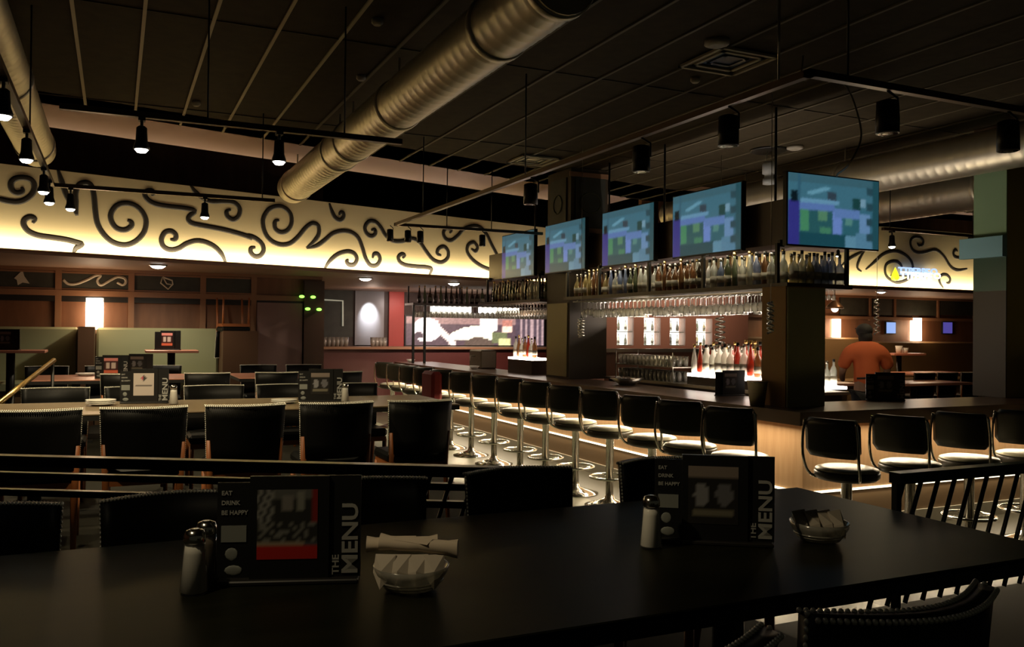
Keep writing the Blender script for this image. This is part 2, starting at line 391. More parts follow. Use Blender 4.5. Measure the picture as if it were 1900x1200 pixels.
scr = [Z4([(-60, 295), (0, 315), (60, 330), (130, 335), (190, 315), (240, 270), (252, 215), (225, 170), (165, 155), (110, 165), (80, 200), (90, 250), (130, 270), (165, 255), (160, 225)]),
  Z4([(425, 95), (445, 160), (468, 230), (490, 290), (520, 340), (565, 435)]),
  Z4([(565, 435), (558, 350), (555, 270), (580, 210), (630, 192), (670, 215), (690, 290), (700, 400), (715, 490), (760, 570), (830, 630), (920, 650), (1000, 620), (1060, 550), (1070, 460), (1020, 380), (940, 345), (860, 360), (815, 420), (820, 480), (860, 530), (920, 540), (965, 510), (960, 480), (935, 470)]),
  Z4([(240, 490), (255, 460), (220, 445), (180, 465), (175, 505), (210, 550), (280, 580), (380, 595), (480, 610), (560, 630), (600, 645), (560, 672), (540, 708)]),
  Z4([(1110, 285), (1130, 270), (1110, 252), (1075, 258), (1065, 290), (1100, 330), (1160, 355), (1260, 370), (1350, 380), (1430, 400), (1390, 440), (1385, 470), (1420, 495), (1520, 515), (1650, 540), (1780, 575), (1850, 600)])+Z5([(0, 425), (50, 440), (100, 480), (115, 530), (90, 570), (50, 575), (20, 545), (25, 515), (55, 510)]),
  Z4([(1400, 212), (1430, 255), (1480, 300), (1550, 330), (1650, 330), (1720, 340), (1760, 385), (1750, 440), (1710, 465), (1670, 440), (1665, 405), (1695, 390)]),
  Z4([(1250, 610), (1285, 610), (1290, 575), (1255, 550), (1210, 560), (1185, 610), (1200, 660), (1250, 685), (1310, 675), (1370, 640), (1440, 620), (1510, 630), (1580, 665), (1630, 720), (1658, 782)]),
  Z5([(230, 310), (200, 320), (200, 370), (240, 400), (290, 385), (320, 330), (310, 260), (260, 215), (200, 210), (145, 240), (110, 310), (125, 400), (170, 460), (240, 490), (310, 480), (370, 430), (420, 370), (470, 335), (515, 350), (520, 410), (490, 460), (430, 515)]),
  Z5([(430, 515), (500, 500), (560, 460), (620, 410), (690, 390), (760, 400), (810, 440), (840, 510), (865, 590), (900, 640), (945, 640), (970, 600), (955, 560), (925, 560), (915, 590)]),
  Z5([(598, 185), (615, 240), (640, 290), (675, 310), (700, 290), (700, 260), (680, 255), (670, 275)]),
  Z5([(562, 668), (600, 610), (660, 560), (730, 540), (780, 555), (800, 595), (780, 635), (740, 635), (725, 610), (740, 600)]),
  Z5([(905, 385), (930, 380), (935, 410), (905, 430), (870, 405), (860, 360), (890, 320), (940, 325), (980, 370), (1010, 420), (1060, 460), (1130, 465), (1200, 445), (1260, 470), (1310, 540), (1360, 600), (1420, 620), (1465, 590), (1470, 540), (1440, 505), (1400, 520), (1390, 555), (1420, 570)]),
  Z5([(1135, 590), (1150, 570), (1130, 560), (1105, 580), (1115, 615), (1160, 640), (1240, 650), (1310, 655), (1350, 670), (1328, 718)]),
  Z5([(1480, 405), (1495, 385), (1460, 370), (1435, 400), (1450, 445), (1490, 460), (1540, 425), (1580, 380), (1640, 355), (1700, 360), (1750, 410), (1790, 490), (1835, 575), (1870, 640)]),
  Z5([(1640, 520), (1670, 540), (1685, 510), (1660, 475), (1620, 490), (1610, 540), (1650, 600), (1720, 650), (1810, 690), (1768, 742)])]
def taper(n, r, e=5): return [r*min(1, 0.45+0.55*min(i, n-1-i)/e) for i in range(n)]
for L in scr:
    P = smooth([on_mural(*q) for q in L], 4)
    obj('scroll', MB().tube(P, taper(len(P), 0.033), 6, flat=mn), scrollm, mural, True)
# right mural, square to the room
RY = 11.5
mu2 = thing('mural_panel', 'short glowing cream mural behind the bar, crossed by the reflected neon lettering', 'mural', (13, RY, 2.52))
obj('plaster_face', MB().box(8.5, 16.2, RY, RY+0.1, 2.52, aty(1720, 427, RY).z), muralm, mu2, True)
R9 = lambda L: [(1600+x/9.5, 440+y/9.5) for x, y in L]
R7 = lambda L: [(1360+x/3.519, 260+y/3.519) for x, y in L]
for L in [R9([(60, 570), (200, 450), (350, 310), (500, 250), (620, 250), (760, 310), (850, 400), (890, 500), (880, 620), (830, 710), (740, 770), (620, 795), (500, 750), (420, 670), (400, 560), (430, 470), (520, 425), (620, 430), (690, 500), (700, 540)]),
          R9([(970, 100), (1000, 145), (1060, 130), (1075, 60), (1020, 5), (930, -5), (860, 40), (850, 130), (890, 220), (980, 270), (1100, 265), (1250, 225), (1350, 250), (1450, 350), (1530, 480), (1600, 550), (1700, 580), (1850, 555)]),
          R9([(1480, 800), (1530, 800), (1550, 740), (1500, 670), (1420, 660), (1360, 710), (1370, 800), (1430, 890)]),
          R9([(1680, 250), (1650, 225), (1610, 260), (1620, 330), (1680, 360), (1800, 350)]),
          R7([(700, 830), (750, 780), (820, 740), (900, 700)]), R7([(880, 690), (830, 770), (812, 830), (840, 857)])]:
    P = smooth([aty(*q, RY-0.003) for q in L], 4)
    obj('scroll', MB().tube(P, taper(len(P), 0.03), 6, flat=(0, -1, 0)), scrollm, mu2, True)
struct('trim_4', MB().box(8.5, 16.2, 10.98, 11.0, 2.47, 2.53), woodtrim)
ns = thing('reflected_neon_sign', 'window reflection of white and blue neon lettering with yellow drop at left end', 'sign', tuple(aty(1668, 512, RY-0.12)))  # reflection of a sign in the window, built as glowing letters
yl = mat('reflected_yellow_neon', (0, 0, 0), emit=(1.0, 0.95, 0.02), es=1.6); wn = mat('reflected_white_neon', (0, 0, 0), emit=(0.93, 0.95, 1.0), es=3.5); bn = mat('blue_neon_ghost', (0, 0, 0), emit=(0.35, 0.5, 0.95), es=1.6)
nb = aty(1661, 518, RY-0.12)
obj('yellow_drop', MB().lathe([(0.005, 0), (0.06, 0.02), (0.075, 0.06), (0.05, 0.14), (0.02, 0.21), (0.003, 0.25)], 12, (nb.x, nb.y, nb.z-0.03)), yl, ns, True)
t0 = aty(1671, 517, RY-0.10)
obj('reflected_sign_rail', MB().box(t0.x-0.15, t0.x+0.75, RY-0.09, RY-0.001, t0.z+0.05, t0.z+0.065), blackm, ns, True)
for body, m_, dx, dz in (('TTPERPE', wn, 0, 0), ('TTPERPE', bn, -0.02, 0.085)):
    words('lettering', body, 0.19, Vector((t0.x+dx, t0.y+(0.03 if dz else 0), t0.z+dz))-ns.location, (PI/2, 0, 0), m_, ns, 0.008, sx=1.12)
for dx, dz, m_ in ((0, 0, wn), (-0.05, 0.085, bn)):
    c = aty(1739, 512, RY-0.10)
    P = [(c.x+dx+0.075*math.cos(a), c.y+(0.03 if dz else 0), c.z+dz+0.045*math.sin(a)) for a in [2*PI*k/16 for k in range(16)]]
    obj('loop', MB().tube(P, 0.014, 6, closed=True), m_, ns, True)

# chalkboards with their drawings
cbd = [(-60, 103, 'star'), (113, 238, 'wave'), (249, 371, 'gem'), (381, 466, None)]
nm = ['chalkboard panel with a small chalk star, at the left end of the row', 'chalkboard panel with a chalk wave line', 'chalkboard panel with a chalk diamond outline', 'blank chalkboard panel right of the one with the diamond']
for (a, b, kind), lb in zip(cbd, nm):
    xa, xb = wx(a), wx(b); cb = thing('chalkboard', lb, 'chalkboard', ((xa+xb)/2, WY-0.02, zrb+0.03), 0, 'chalkboards above the booths')
    obj('slate', MB().box(xa, xb, WY-0.025, WY-0.001, zrb+0.035, zt-0.005), chalk, cb, True)
    fm = MB(); 
    for q in ((xa, xb, zt-0.03, zt-0.005), (xa, xb, zrb+0.035, zrb+0.055)): fm.box(q[0], q[1], WY-0.035, WY-0.026, q[2], q[3])
    obj('frame', fm, woodtrim, cb, True)
    d = MB()
    def cp(x, y): return aty(x, y, WY-0.03)
    if kind == 'star':
        pts = [(26, 516), (42, 501), (45, 512), (55, 526), (42, 524), (33, 529), (31, 519)]
        v = [cp(*q) for q in pts]; c = sum(v, Vector())/len(v); k = len(v)
        d.add(v+[c], [(i, (i+1) % k, k) for i in range(k)])
    elif kind == 'wave':
        P = smooth([cp(x/3.958, 290+y/3.958) for x, y in [(465, 905), (500, 935), (560, 935), (640, 905), (700, 875), (740, 875), (715, 910), (740, 945), (800, 915), (860, 885), (915, 895), (925, 925), (900, 945), (860, 925)]], 4)
        d.tube(P, 0.02, 5, flat=(0, -1, 0))
    elif kind == 'gem':
        d.tube([cp(x/3.958, 290+y/3.958) for x, y in [(1195, 885), (1265, 910), (1270, 940), (1235, 975), (1180, 930), (1195, 885)]], 0.012, 5, flat=(0, -1, 0))
        d.tube([cp(x/3.958, 290+y/3.958) for x, y in [(1200, 890), (1225, 935), (1265, 942)]], 0.01, 5, flat=(0, -1, 0))
    if kind: obj('chalk_drawing', d, chalkw, cb, True)
for a, b in ((1560, 1612), (1620, 1658), (1664, 1738), (1744, 1806)):
    p0, p1 = aty(a, 584, 12.95), aty(b, 553, 12.95)
    cb = thing('chalkboard', 'dark chalkboard panel over the right booths, ' + {1560: 'leftmost, beside the brown post', 1620: 'second from left', 1664: 'second from right', 1744: 'rightmost'}[a], 'chalkboard', (p0.x, 12.98, p0.z), 0, 'chalkboards above the right booths')
    obj('slate', MB().box(p0.x, p1.x, 12.96, 12.99, p0.z, p1.z), chalk, cb, True)
    obj('frame', MB().box(p1.x+0.02, p1.x+0.07, 12.94, 12.99, p0.z-0.1, p1.z+0.05), woodtrim, cb, True)
p0 = aty(1560, 551, 12.9); p1 = aty(1560, 586, 12.9)
struct('trim_5', MB().box(9, 19, 12.9, 13.0, p0.z, p0.z+0.12).box(9, 19, 12.93, 13.0, p1.z-0.06, p1.z), woodtrim)
# door panel and posts at the end of the panelled wall
xd0, xd1 = wx(476), wx(560)
struct('door_1', MB().box(xd0, xd1, WY-0.06, WY-0.001, PLAT, aty(520, 562, WY).z), doorm)
struct('trim_6', MB().box(wx(562), XE+0.02, WY-0.1, WY-0.001, PLAT, 2.43), mat('dark_post_wood', (0.05, 0.022, 0.012), 0.4))
for k, (px, py) in enumerate(((582, 560), (602, 561), (597, 573), (624, 575))):
    p = aty(px-8 if k < 2 else px-32+6, py-8 if k < 2 else py, WY-0.13) if False else aty((560, 581, 571, 592)[k], (550, 551, 573, 574)[k], WY-0.13)
    s = thing('green_reflection', 'small green reflection on the dark post, ' + ('upper left', 'upper right', 'lower left', 'lower right')[k] + ' of four', 'light', tuple(p), 0, 'green reflections')
    obj('lens', MB().sph(tuple(p), 0.03, 8, 6, (1.4, 0.6, 0.8)), greenrefl, s, True)  # green reflections built as small glowing beads
    obj('bracket', MB().box(p.x-0.03, p.x+0.03, p.y+0.01, WY-0.101, p.z-0.012, p.z+0.012), blackm, s, True)

# sconces
def sconce(px, py0, py1, Y, hw, lab):
    p, q = aty(px, py0, Y), aty(px, py1, Y)
    s = thing('wall_sconce', lab, 'wall lamp', (p.x, Y, q.z), 0, 'wall sconces')
    vs = []; n = 10; mb = MB()
    for z in (q.z, p.z):
        for i in range(n+1):
            a = PI*i/n; vs.append((p.x-hw*math.cos(a), Y-0.02-0.1*math.sin(a), z))
    mb.add(vs, [(i, i+1, n+2+i, n+1+i) for i in range(n)], True); mb.add(vs[:n+1], [tuple(range(n+1))]); mb.add(vs[n+1:], [tuple(range(n+1))[::-1]])
    obj('shade', mb, sconcem, s, True)
    obj('backplate', MB().box(p.x-hw*0.6, p.x+hw*0.6, Y-0.02, Y-0.001, q.z-0.06, p.z+0.04), woodtrim, s, True)
    point('sconce_light', (p.x, Y-0.3, (p.z+q.z)/2), 9, (1, 0.62, 0.34), 0.12)
sconce(176, 553, 611, WY, 0.115, 'tall glowing sconce on the left panelled wall under the chalkboards')
sconce(1549, 592, 628, 13.0, 0.10, 'glowing sconce behind the bar, nearest the brown post')
sconce(1697, 590, 632, 13.0, 0.15, 'glowing sconce behind the bar, right of the person in orange')

# booths
boothr = mat('brown_booth_vinyl', (0.20, 0.13, 0.06), 0.5)
def booth(x0, x1, y, lab, z0=PLAT, top=1.67, boothm=boothm):
    b = thing('booth_bench', lab, 'bench', ((x0+x1)/2, y, z0), 0, 'booth benches')
    obj('backrest', MB().box(x0, x1, y-0.16, y, z0+0.5, top, 0.03), boothm, b, True)
    obj('seat', MB().box(x0, x1, y-0.6, y-0.16, z0+0.45, z0+0.6, 0.03), boothm, b, True)
    obj('base', MB().box(x0, x1, y-0.56, y-0.05, z0, z0+0.45), kickm, b, True)
booth(-6.0, wx(147), WY-0.06, 'olive booth bench at the far left, left of the wooden divider')
booth(wx(180), wx(403), WY-0.06, 'olive booth bench under the sconce, right of the wooden divider')
woodd = mat('dark_divider_wood', (0.10, 0.05, 0.025), 0.5)
struct('trim_7', MB().box(wx(149), wx(178), WY-0.75, WY-0.06, PLAT, 1.68), woodd)
booth(10.5, 13.5, 12.85, 'brown booth bench behind the person in orange', 0.22, 1.62, boothr)
booth(13.6, 18.0, 12.85, 'brown booth bench at the far right', 0.22, 1.55, boothr)

# ------------------------------------------------------------------ ducts
def duct(x, z, r, y0, y1, lab, rings, seam=0.0):
    d = thing('air_duct', lab, 'duct', (x, y0, z), 0)
    n = 32; mb = MB(); vs = []; k = 0; ys = []
    m_ = max(2, int((y1-y0)/0.11))
    for i in range(m_+1):
        y = y0+(y1-y0)*i/m_
        for dr in ((0, 0), (0.0022, 0.012), (0, 0.024)) if seam and 0 < i < m_ else ((0, 0),): ys.append((y+dr[1], r+dr[0]))
    for y, rr in ys:
        for j in range(n): a = 2*PI*j/n; vs.append((x+rr*math.cos(a), y, z+rr*math.sin(a)))
    fs = [(i*n+j, i*n+(j+1) % n, (i+1)*n+(j+1) % n, (i+1)*n+j) for i in range(len(ys)-1) for j in range(n)]
    fs.append(tuple((len(ys)-1)*n+j for j in range(n)))
    mb.add(vs, fs, True); obj('pipe', mb, ductm, d, True)
    for y in rings:
        obj('joint_ring', MB().lathe([(r+0.002, -0.03), (r+0.012, -0.025), (r+0.012, 0.025), (r+0.002, 0.03)], n, (x, y, z), 'y'), ductm, d, True)
        obj('hanger_strap', MB().box(x-0.008, x+0.008, y-0.004, y+0.004, z+r, 3.8), steel, d, True)
yj = [atx(px, py, 1.985).y for px, py in ((925, 42), (740, 192), (655, 240), (630, 300))]
duct(1.985, 3.43, 0.188, 3.75, 10.9, 'large round metal duct crossing the middle of the ceiling', [3.8]+yj+[10.6], 1)
duct(-0.73, 3.43, 0.17, 1.2, 9.75, 'round metal duct along the left edge of the ceiling', [4.5, 7.0, 9.4], 1)
duct(7.5, 3.43, 0.2, 3.0, 10.7, 'upper round metal duct behind the televisions', [7.3, 9.0], 1)
duct(9.3, 3.43, 0.25, 3.0, 11.2, 'lower round metal duct ending beside the right mural', [6.9, 9.3], 1)

# ------------------------------------------------------------------ light tracks and lamps
ZR = 2.93
def track(pts, lab, hang):
    t = thing('light_track', lab, 'light track', pts[0])
    mb = MB()
    for a, b in zip(pts[:-1], pts[1:]):
        a = Vector(a); b = Vector(b)
        mb.box(min(a.x, b.x)-0.02, max(a.x, b.x)+0.02, min(a.y, b.y)-0.02, max(a.y, b.y)+0.02, ZR, ZR+0.035)
    obj('rail', mb, mat('dark_bronze_rail', (0.09, 0.055, 0.03), 0.35, 0.8), t, True)
    for x, y in hang: obj('hanger_rod', MB().cyl((x, y, ZR+0.035), (x, y, 3.8), 0.006, 6), blackm, t, True)
TX = -0.53
track([(TX, 1.5, ZR), (TX, 8.75, ZR), (1.4, 8.75, ZR)], 'L-shaped light track beneath the left duct', [(TX, 3.5), (TX, 6.5), (1.3, 8.75)])
track([(-0.29, 5.6, ZR), (1.72, 5.6, ZR)], 'straight dark light track crossing in front of the big duct', [(0.5, 5.6), (1.35, 5.6)])
track([(5.0, 10.0, ZR), (3.05, 10.0, ZR), (3.05, 3.2, ZR), (6.2, 3.2, ZR)], 'long light track running over the bar stools', [(3.05, 9.0), (3.05, 6.4), (3.3, 3.2), (3.7, 10), (4.3, 10), (5.0, 3.2)])
spk = thing('track_spotlight', 'x', 'spotlight')
hm = MB(); hm.lathe([(0.018, 0.0), (0.03, -0.01), (0.034, -0.09), (0.045, -0.125), (0.046, -0.14)], 14, (0, 0, -0.05))
obj('housing', hm, blackm, spk)
obj('stem', MB().cyl((0, 0, 0), (0, 0, -0.06), 0.009, 8).box(-0.02, 0.02, -0.03, 0.03, -0.02, 0), blackm, spk)
obj('lens', MB().lathe([(0.001, -0.16), (0.025, -0.155), (0.038, -0.14), (0.038, -0.135)], 14, (0, 0, -0.052)), bulbm, spk)
darklens = mat('dark_lens', (0.15, 0.14, 0.12), 0.1)
spk2 = thing('track_spotlight', 'x', 'spotlight')
obj('housing', MB().lathe([(0.03, 0.0), (0.055, -0.01), (0.058, -0.1), (0.058, -0.17)], 14, (0, 0, -0.05)), blackm, spk2)
obj('bracket', MB().tube([(0, 0, 0), (0.07, 0, -0.03), (0.07, 0, -0.12)], 0.007, 6), blackm, spk2)
obj('lens', MB().lathe([(0.001, -0.171), (0.05, -0.171)], 14, (0, 0, -0.052)), darklens, spk2)
lit = [(TX, 5.04, 'lit spotlight cut by the left edge of the frame'), (TX, 6.3, 'lit spotlight on the left track, in front of the left duct'), (TX, 7.75, 'lit spotlight on the left track, upper of the close pair'), (TX, 8.4, 'lit spotlight on the left track, lower of the close pair'),
       (aty(131, 372, 8.75).x, 8.75, 'lit spotlight over the mural where two scrolls meet in a point'), (aty(380, 390, 8.75).x, 8.75, 'lit spotlight in front of the middle of the mural'),
       (aty(263, 240, 5.6).x, 5.6, 'lit spotlight on the straight dark track, left of the two'), (aty(518, 270, 5.6).x, 5.6, 'lit spotlight on the straight dark track, nearest the big duct')]
GL = 'track spotlights'
lit += [(TX, 1.62, 'added unseen lit spotlight at the near end of the left track'), (TX, 1.95, 'added unseen lit spotlight on the left track, second from its near end')]  # two lamps added out of frame to light the nearest table
for i, (x, y, lab) in enumerate(lit):
    if i == 0: place(spk, (x, y, ZR)); spk['label'] = lab; spk['group'] = GL
    else: dup(spk, (x, y, ZR), 0, lab, GL)
    if y < 1.8: spot('spotlight_beam', (x, y, ZR-0.23), (0.15, 1.8, 1.15), 30, WARM, 60)
    elif y < 3: spot('spotlight_beam', (x, y, ZR-0.23), (2.0, 2.1, 1.12), 55, WARM, 30)
    else: spot('spotlight_beam', (x, y, ZR-0.23), (x+0.15, y+0.5, 0), 60, WARM, 120)
xa = aty(1640, 430, 7.5).x; xb = aty(1815, 440, 7.5).x
track([(xa, 7.5, ZR), (xb, 7.5, ZR)], 'short light track in front of the right mural', [(xa+0.1, 7.5), (xb-0.1, 7.5)])
for px, lab in ((1655, 'lit spotlight hanging in front of the right mural'), (1802, 'lit spotlight beside the green column')):
    q = aty(px, 440, 7.5); dup(spk, (q.x, 7.5, ZR), 0, lab, GL)
    spot('spotlight_beam', (q.x, 7.5, ZR-0.23), (q.x, 8.2, 0), 25, WARM, 100)
dup(spk, (5.98, 5.9, 2.47), 0, 'small lit spotlight under the right end of the canopy', GL, (0.5, 0.5, 0.4))
dk = [((1352, 222), 'dark unlit spotlight over the fourth television from the left'), ((1190, 275), 'dark unlit spotlight right of the chalkboard column'), ((985, 345), 'dark unlit spotlight left of the chalkboard column')]
sp2used = False
for (px, py), lab in dk:
    p = atx(px, py-22, 3.05)
    if not sp2used: place(spk2, (3.05, p.y, ZR)); spk2['label'] = lab; spk2['group'] = GL; sp2used = True
    else: dup(spk2, (3.05, p.y, ZR), 0, lab, GL)
for px, lab in ((1647, 'dark unlit spotlight right of the hanging cable loop'), (1871, 'dark unlit spotlight at the right edge in front of the green column')):
    p = aty(px, 200, 3.2); dup(spk2, (p.x, 3.2, ZR), 0, lab, GL)
for px, lab in ((724, 'small unlit spotlight, leftmost under the far cross track'), (757, 'small unlit spotlight, second from left under the far cross track'), (780, 'small unlit spotlight, middle of the far cross track'), (895, 'small unlit spotlight beside the first television')):
    p = aty(px, 420, 10.0); dup(spk2, (p.x, 10.0, ZR), 0.5, lab, GL, (0.7, 0.7, 0.85))
# soffit downlights
for px, py, lab in ((293, 491, 'lit downlight in the soffit above the chalkboard with the diamond'), (678, 515, 'lit downlight in the soffit over the grey steel panel'), (842, 524, 'lit downlight in the soffit over the football picture')):
    p = atz(px, py, 2.50)
    d = thing('downlight', lab, 'ceiling light', tuple(p), 0, 'soffit downlights')
    obj('ring', MB().lathe([(0.096, -0.02), (0.115, -0.012), (0.115, 0.0)], 20, tuple(p)), steel, d, True)
    obj('lens', MB().lathe([(0.001, -0.055), (0.06, -0.045), (0.095, -0.02), (0.095, -0.001)], 20, tuple(p)), bulbm, d, True)
    spot('downlight_beam', (p.x, p.y, 2.36), (p.x, p.y+0.3, 0), 60, (1, .84, .6), 150)
for px, py, lab in ((1635, 540, 'lit downlight under the right mural'), (1510, 549, 'lit downlight under the soffit, just below the bottle shelf end')):
    p = atz(px, py, 2.47) if px > 1600 else Vector((aty(1510, 545, 12.5).x, 12.5, 2.47))
    d = thing('downlight', lab, 'ceiling light', tuple(p), 0, 'soffit downlights')
    obj('lens', MB().lathe([(0.001, -0.045), (0.06, -0.03), (0.09, -0.001)], 20, tuple(p)), bulbm, d, True)
    obj('ring', MB().lathe([(0.09, -0.02), (0.11, 0.0)], 20, tuple(p)), steel, d, True)
    spot('downlight_beam', (p.x, p.y, 2.36), (p.x, p.y+0.6, 0), 50, AMBER, 150)

# ceiling fittings
def vent(px, py, s, lab):
    p = atz(px, py, 3.8); v = thing('ceiling_vent', lab, 'vent', tuple(p))
    for k, a in enumerate((s, s*0.72, s*0.42)):
        mb = MB()
        for q in ((-a, a, -a, -a+0.03), (-a, a, a-0.03, a), (-a, -a+0.03, -a, a), (a-0.03, a, -a, a)):
            mb.box(p.x+q[0], p.x+q[1], p.y+q[2], p.y+q[3], 3.8-0.03+k*0.006, 3.8-0.012)
        obj('louvre_ring', mb, tbar if k < 2 else blackm, v, True)
    obj('backing', MB().box(p.x-s+0.03, p.x+s-0.03, p.y-s+0.03, p.y+s-0.03, 3.79, 3.799), blackm, v, True)
vent(1350, 110, 0.27, 'square louvred ceiling vent right of the big duct')
vent(990, 295, 0.25, 'small square ceiling vent left of the chalkboard column')
for px, py, lab in ((364, 188, 'small pale ceiling detector behind the straight track'), (1330, 75, 'pale flat ceiling fitting above the square vent'), (1475, 271, 'round white smoke detector over the televisions'), (700, 35, 'small ceiling sprinkler left of the big duct'), (1290, 144, 'small ceiling sprinkler below the square vent'), (670, 140, 'small ceiling detector near the top centre')):
    p = atz(px, py, 3.8); r = 0.09 if 'white' in lab or 'flat' in lab else 0.04
    d = thing('smoke_detector', lab, 'detector', tuple(p))
    obj('body', MB().lathe([(r*0.6, -0.045), (r, -0.03), (r, 0)], 16, tuple(p)), mat('off_white_plastic', (0.45, 0.42, 0.34), 0.6), d, True)
p = atz(1427, 278, 3.8)
pj = thing('pendant_fixture', 'pale cylinder hanging from a dark ceiling plate above the televisions', 'pendant', tuple(p))
obj('ceiling_plate', MB().lathe([(0.2, -0.02), (0.22, 0)], 20, tuple(p)), blackm, pj, True)
zc = EYE + (3.8-EYE)*(620-300)/(620-278)
obj('hanging_wires', MB().cyl((p.x-0.02, p.y, 3.78), (p.x-0.05, p.y, zc), 0.006, 5).cyl((p.x+0.02, p.y, 3.78), (p.x+0.05, p.y, zc), 0.006, 5), steel, pj, True)
obj('canister', MB().lathe([(0.05, 0), (0.075, -0.03), (0.075, -0.14), (0.05, -0.15), (0.055, -0.19), (0.07, -0.2), (0.07, -0.26)], 16, (p.x, p.y, zc)), mat('grey_white_plastic', (0.4, 0.42, 0.42), 0.5), pj, True)
rod = thing('ceiling_rod', 'thin vertical rod hanging from the ceiling near the top right', 'rod', tuple(atz(1445, 5, 3.8)))
q = atz(1446, -20, 3.8); q2 = q.copy(); q2.z = EYE + (3.8-EYE)*(619-150)/(619+20)
obj('shaft', MB().cyl(tuple(q), tuple(q2), 0.008, 8), steel, rod, True)
obj('ceiling_cap', MB().lathe([(0.02, -0.04), (0.035, 0)], 12, tuple(q)), steel, rod, True)
cbp = [Vector((aty(1490, 148, 5.0).x, 5.0, 3.785))]+[aty(x, y, 5.0) for x, y in ((1490, 148), (1530, 135), (1570, 160), (1592, 215), (1597, 260), (1575, 305))]+[aty(1555, 322, 5.6), aty(1552, 330, 5.74)]
tag(obj('cable', MB().tube(smooth(cbp, 5), 0.008, 6), mat('pale_cable', (0.12, 0.10, 0.06), 0.6)), 'pale cable looping down from the ceiling to the largest television', 'cable')

# ------------------------------------------------------------------ bar
zb = 1.07
bar = thing('bar_counter', 'L-shaped bar counter with dark top and glowing maple front panels', 'bar counter', (BX, BY, 0))
obj('counter_top', MB().poly([(BX, BFAR), (BX, BY), (BEND, BY), (BEND, BY+0.75), (BX+0.75, BY+0.75), (BX+0.75, BFAR)], zb-0.045, zb).poly([(BX, BFAR), (BX, BY), (BEND, BY), (BEND, BY+0.03), (BX+0.03, BY+0.03), (BX+0.03, BFAR)], zb-0.105, zb-0.045), bartop, bar, True)
obj('front_panel', MB().poly([(BPX, BFAR), (BPX, BPY), (BEND, BPY), (BEND, BPY+0.08), (BPX+0.08, BPY+0.08), (BPX+0.08, BFAR)], 0.368, zb-0.046), panelm, bar, True)
obj('led_strip', MB().poly([(BPX-0.012, BFAR), (BPX-0.012, BPY-0.012), (BEND, BPY-0.012), (BEND, BPY+0.03), (BPX+0.03, BPY+0.03), (BPX+0.03, BFAR)], 0.350, 0.367), ledw, bar, True, 'glowing strip light')
obj('kick_board', MB().poly([(BPX-0.01, BFAR), (BPX-0.01, BPY-0.01), (BEND, BPY-0.01), (BEND, BPY+0.06), (BPX+0.06, BPY+0.06), (BPX+0.06, BFAR)], 0.13, 0.349), kickm, bar, True)
obj('base_trim', MB().poly([(BPX-0.03, BFAR), (BPX-0.03, BPY-0.03), (BEND, BPY-0.03), (BEND, BPY+0.06), (BPX+0.06, BPY+0.06), (BPX+0.06, BFAR)], 0.0, 0.129), mat('pale_base_trim', (0.32, 0.30, 0.24), 0.4), bar, True)
area('kick_light', (BPX-0.03, (BPY+BFAR)/2, 0.35), 0.02, BFAR-BPY, 16, (1.0, 0.86, 0.6), (Vector((-1, 0, -0.8)), Vector((1, 0, 0.5))))
area('kick_light', ((BPX+BEND)/2, BPY-0.03, 0.35), BEND-BPX, 0.02, 9, (1.0, 0.86, 0.6), (Vector((0, -1, -0.8)), Vector((1, 0, 0))))
# posts standing on the bar
post = tag(obj('bar_post', MB().box(5.07, 5.5, 5.57, 5.86, zb, 2.08), postl), 'square brown post standing on the bar corner under the bottle shelf', 'post')
obj('slate_facing', MB().box(5.08, 5.49, 5.555, 5.569, zb, 2.07), mat('dark_olive_facing', (0.46, 0.44, 0.24), 0.5), post)
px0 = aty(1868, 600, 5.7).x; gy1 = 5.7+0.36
gc = thing('green_column', 'column at the right edge with green and dark bands and a painted blue reflection', 'column', (px0+0.5, 5.9, zb))
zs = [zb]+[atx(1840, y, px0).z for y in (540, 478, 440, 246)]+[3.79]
gm_ = [mat('dark_brown_facing', (0.028, 0.018, 0.005), 0.6), mat('dark_green_facing', (0.03, 0.075, 0.045), 0.5), mat('screen_reflection_blue', (0.26, 0.50, 0.60), 0.5), mat('sage_green_facing', (0.32, 0.50, 0.31), 0.5), mat('dark_brown_facing_top', (0.06, 0.035, 0.02), 0.6)]  # blue band paints the reflection of a screen
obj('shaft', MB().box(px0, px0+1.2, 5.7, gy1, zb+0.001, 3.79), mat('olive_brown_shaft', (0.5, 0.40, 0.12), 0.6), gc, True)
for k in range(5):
    obj(('lower_facing', 'dark_green_band', 'screen_reflection_band', 'green_band', 'upper_facing')[k], MB().box(px0-(0.07 if k == 2 else 0.012), px0-0.001, 5.70, gy1+(0.12 if k == 2 else 0), zs[k]+0.001, zs[k+1]), gm_[k], gc, True)

# chalkboard column rising through the canopy
col = thing('chalkboard_column', 'dark square column rising behind the second television, chalkboards at its top', 'column', (5.57, 10.07, 0))
obj('shaft', MB().box(5.3, 5.85, 9.75, 10.4, zb, 3.79), mat('dark_column_wood', (0.045, 0.032, 0.018), 0.6), col, True)
obj('lit_shaft_face', MB().box(5.285, 5.299, 9.8, 10.36, 1.1, 2.05), mat('lit_column_olive', (0.42, 0.38, 0.2), 0.5), col, True)  # paler face: light on the lower column put into its colour
za, zz = atx(1020, 430, 5.3).z, atx(1020, 340, 5.3).z
obj('chalkboard', MB().box(5.28, 5.299, 9.85, 10.3, za, zz), chalk, col, True)
obj('chalkboard', MB().box(5.36, 5.8, 9.73, 9.749, za, zz), chalk, col, True)
obj('chalk_ring', MB().tube([(5.275, 10.07+0.12*math.cos(2*PI*k/20), (za+zz)/2+0.12*math.sin(2*PI*k/20)) for k in range(20)], 0.008, 5, closed=True), mat('dim_chalk', (0.1, 0.11, 0.06), 0.9), col, True)
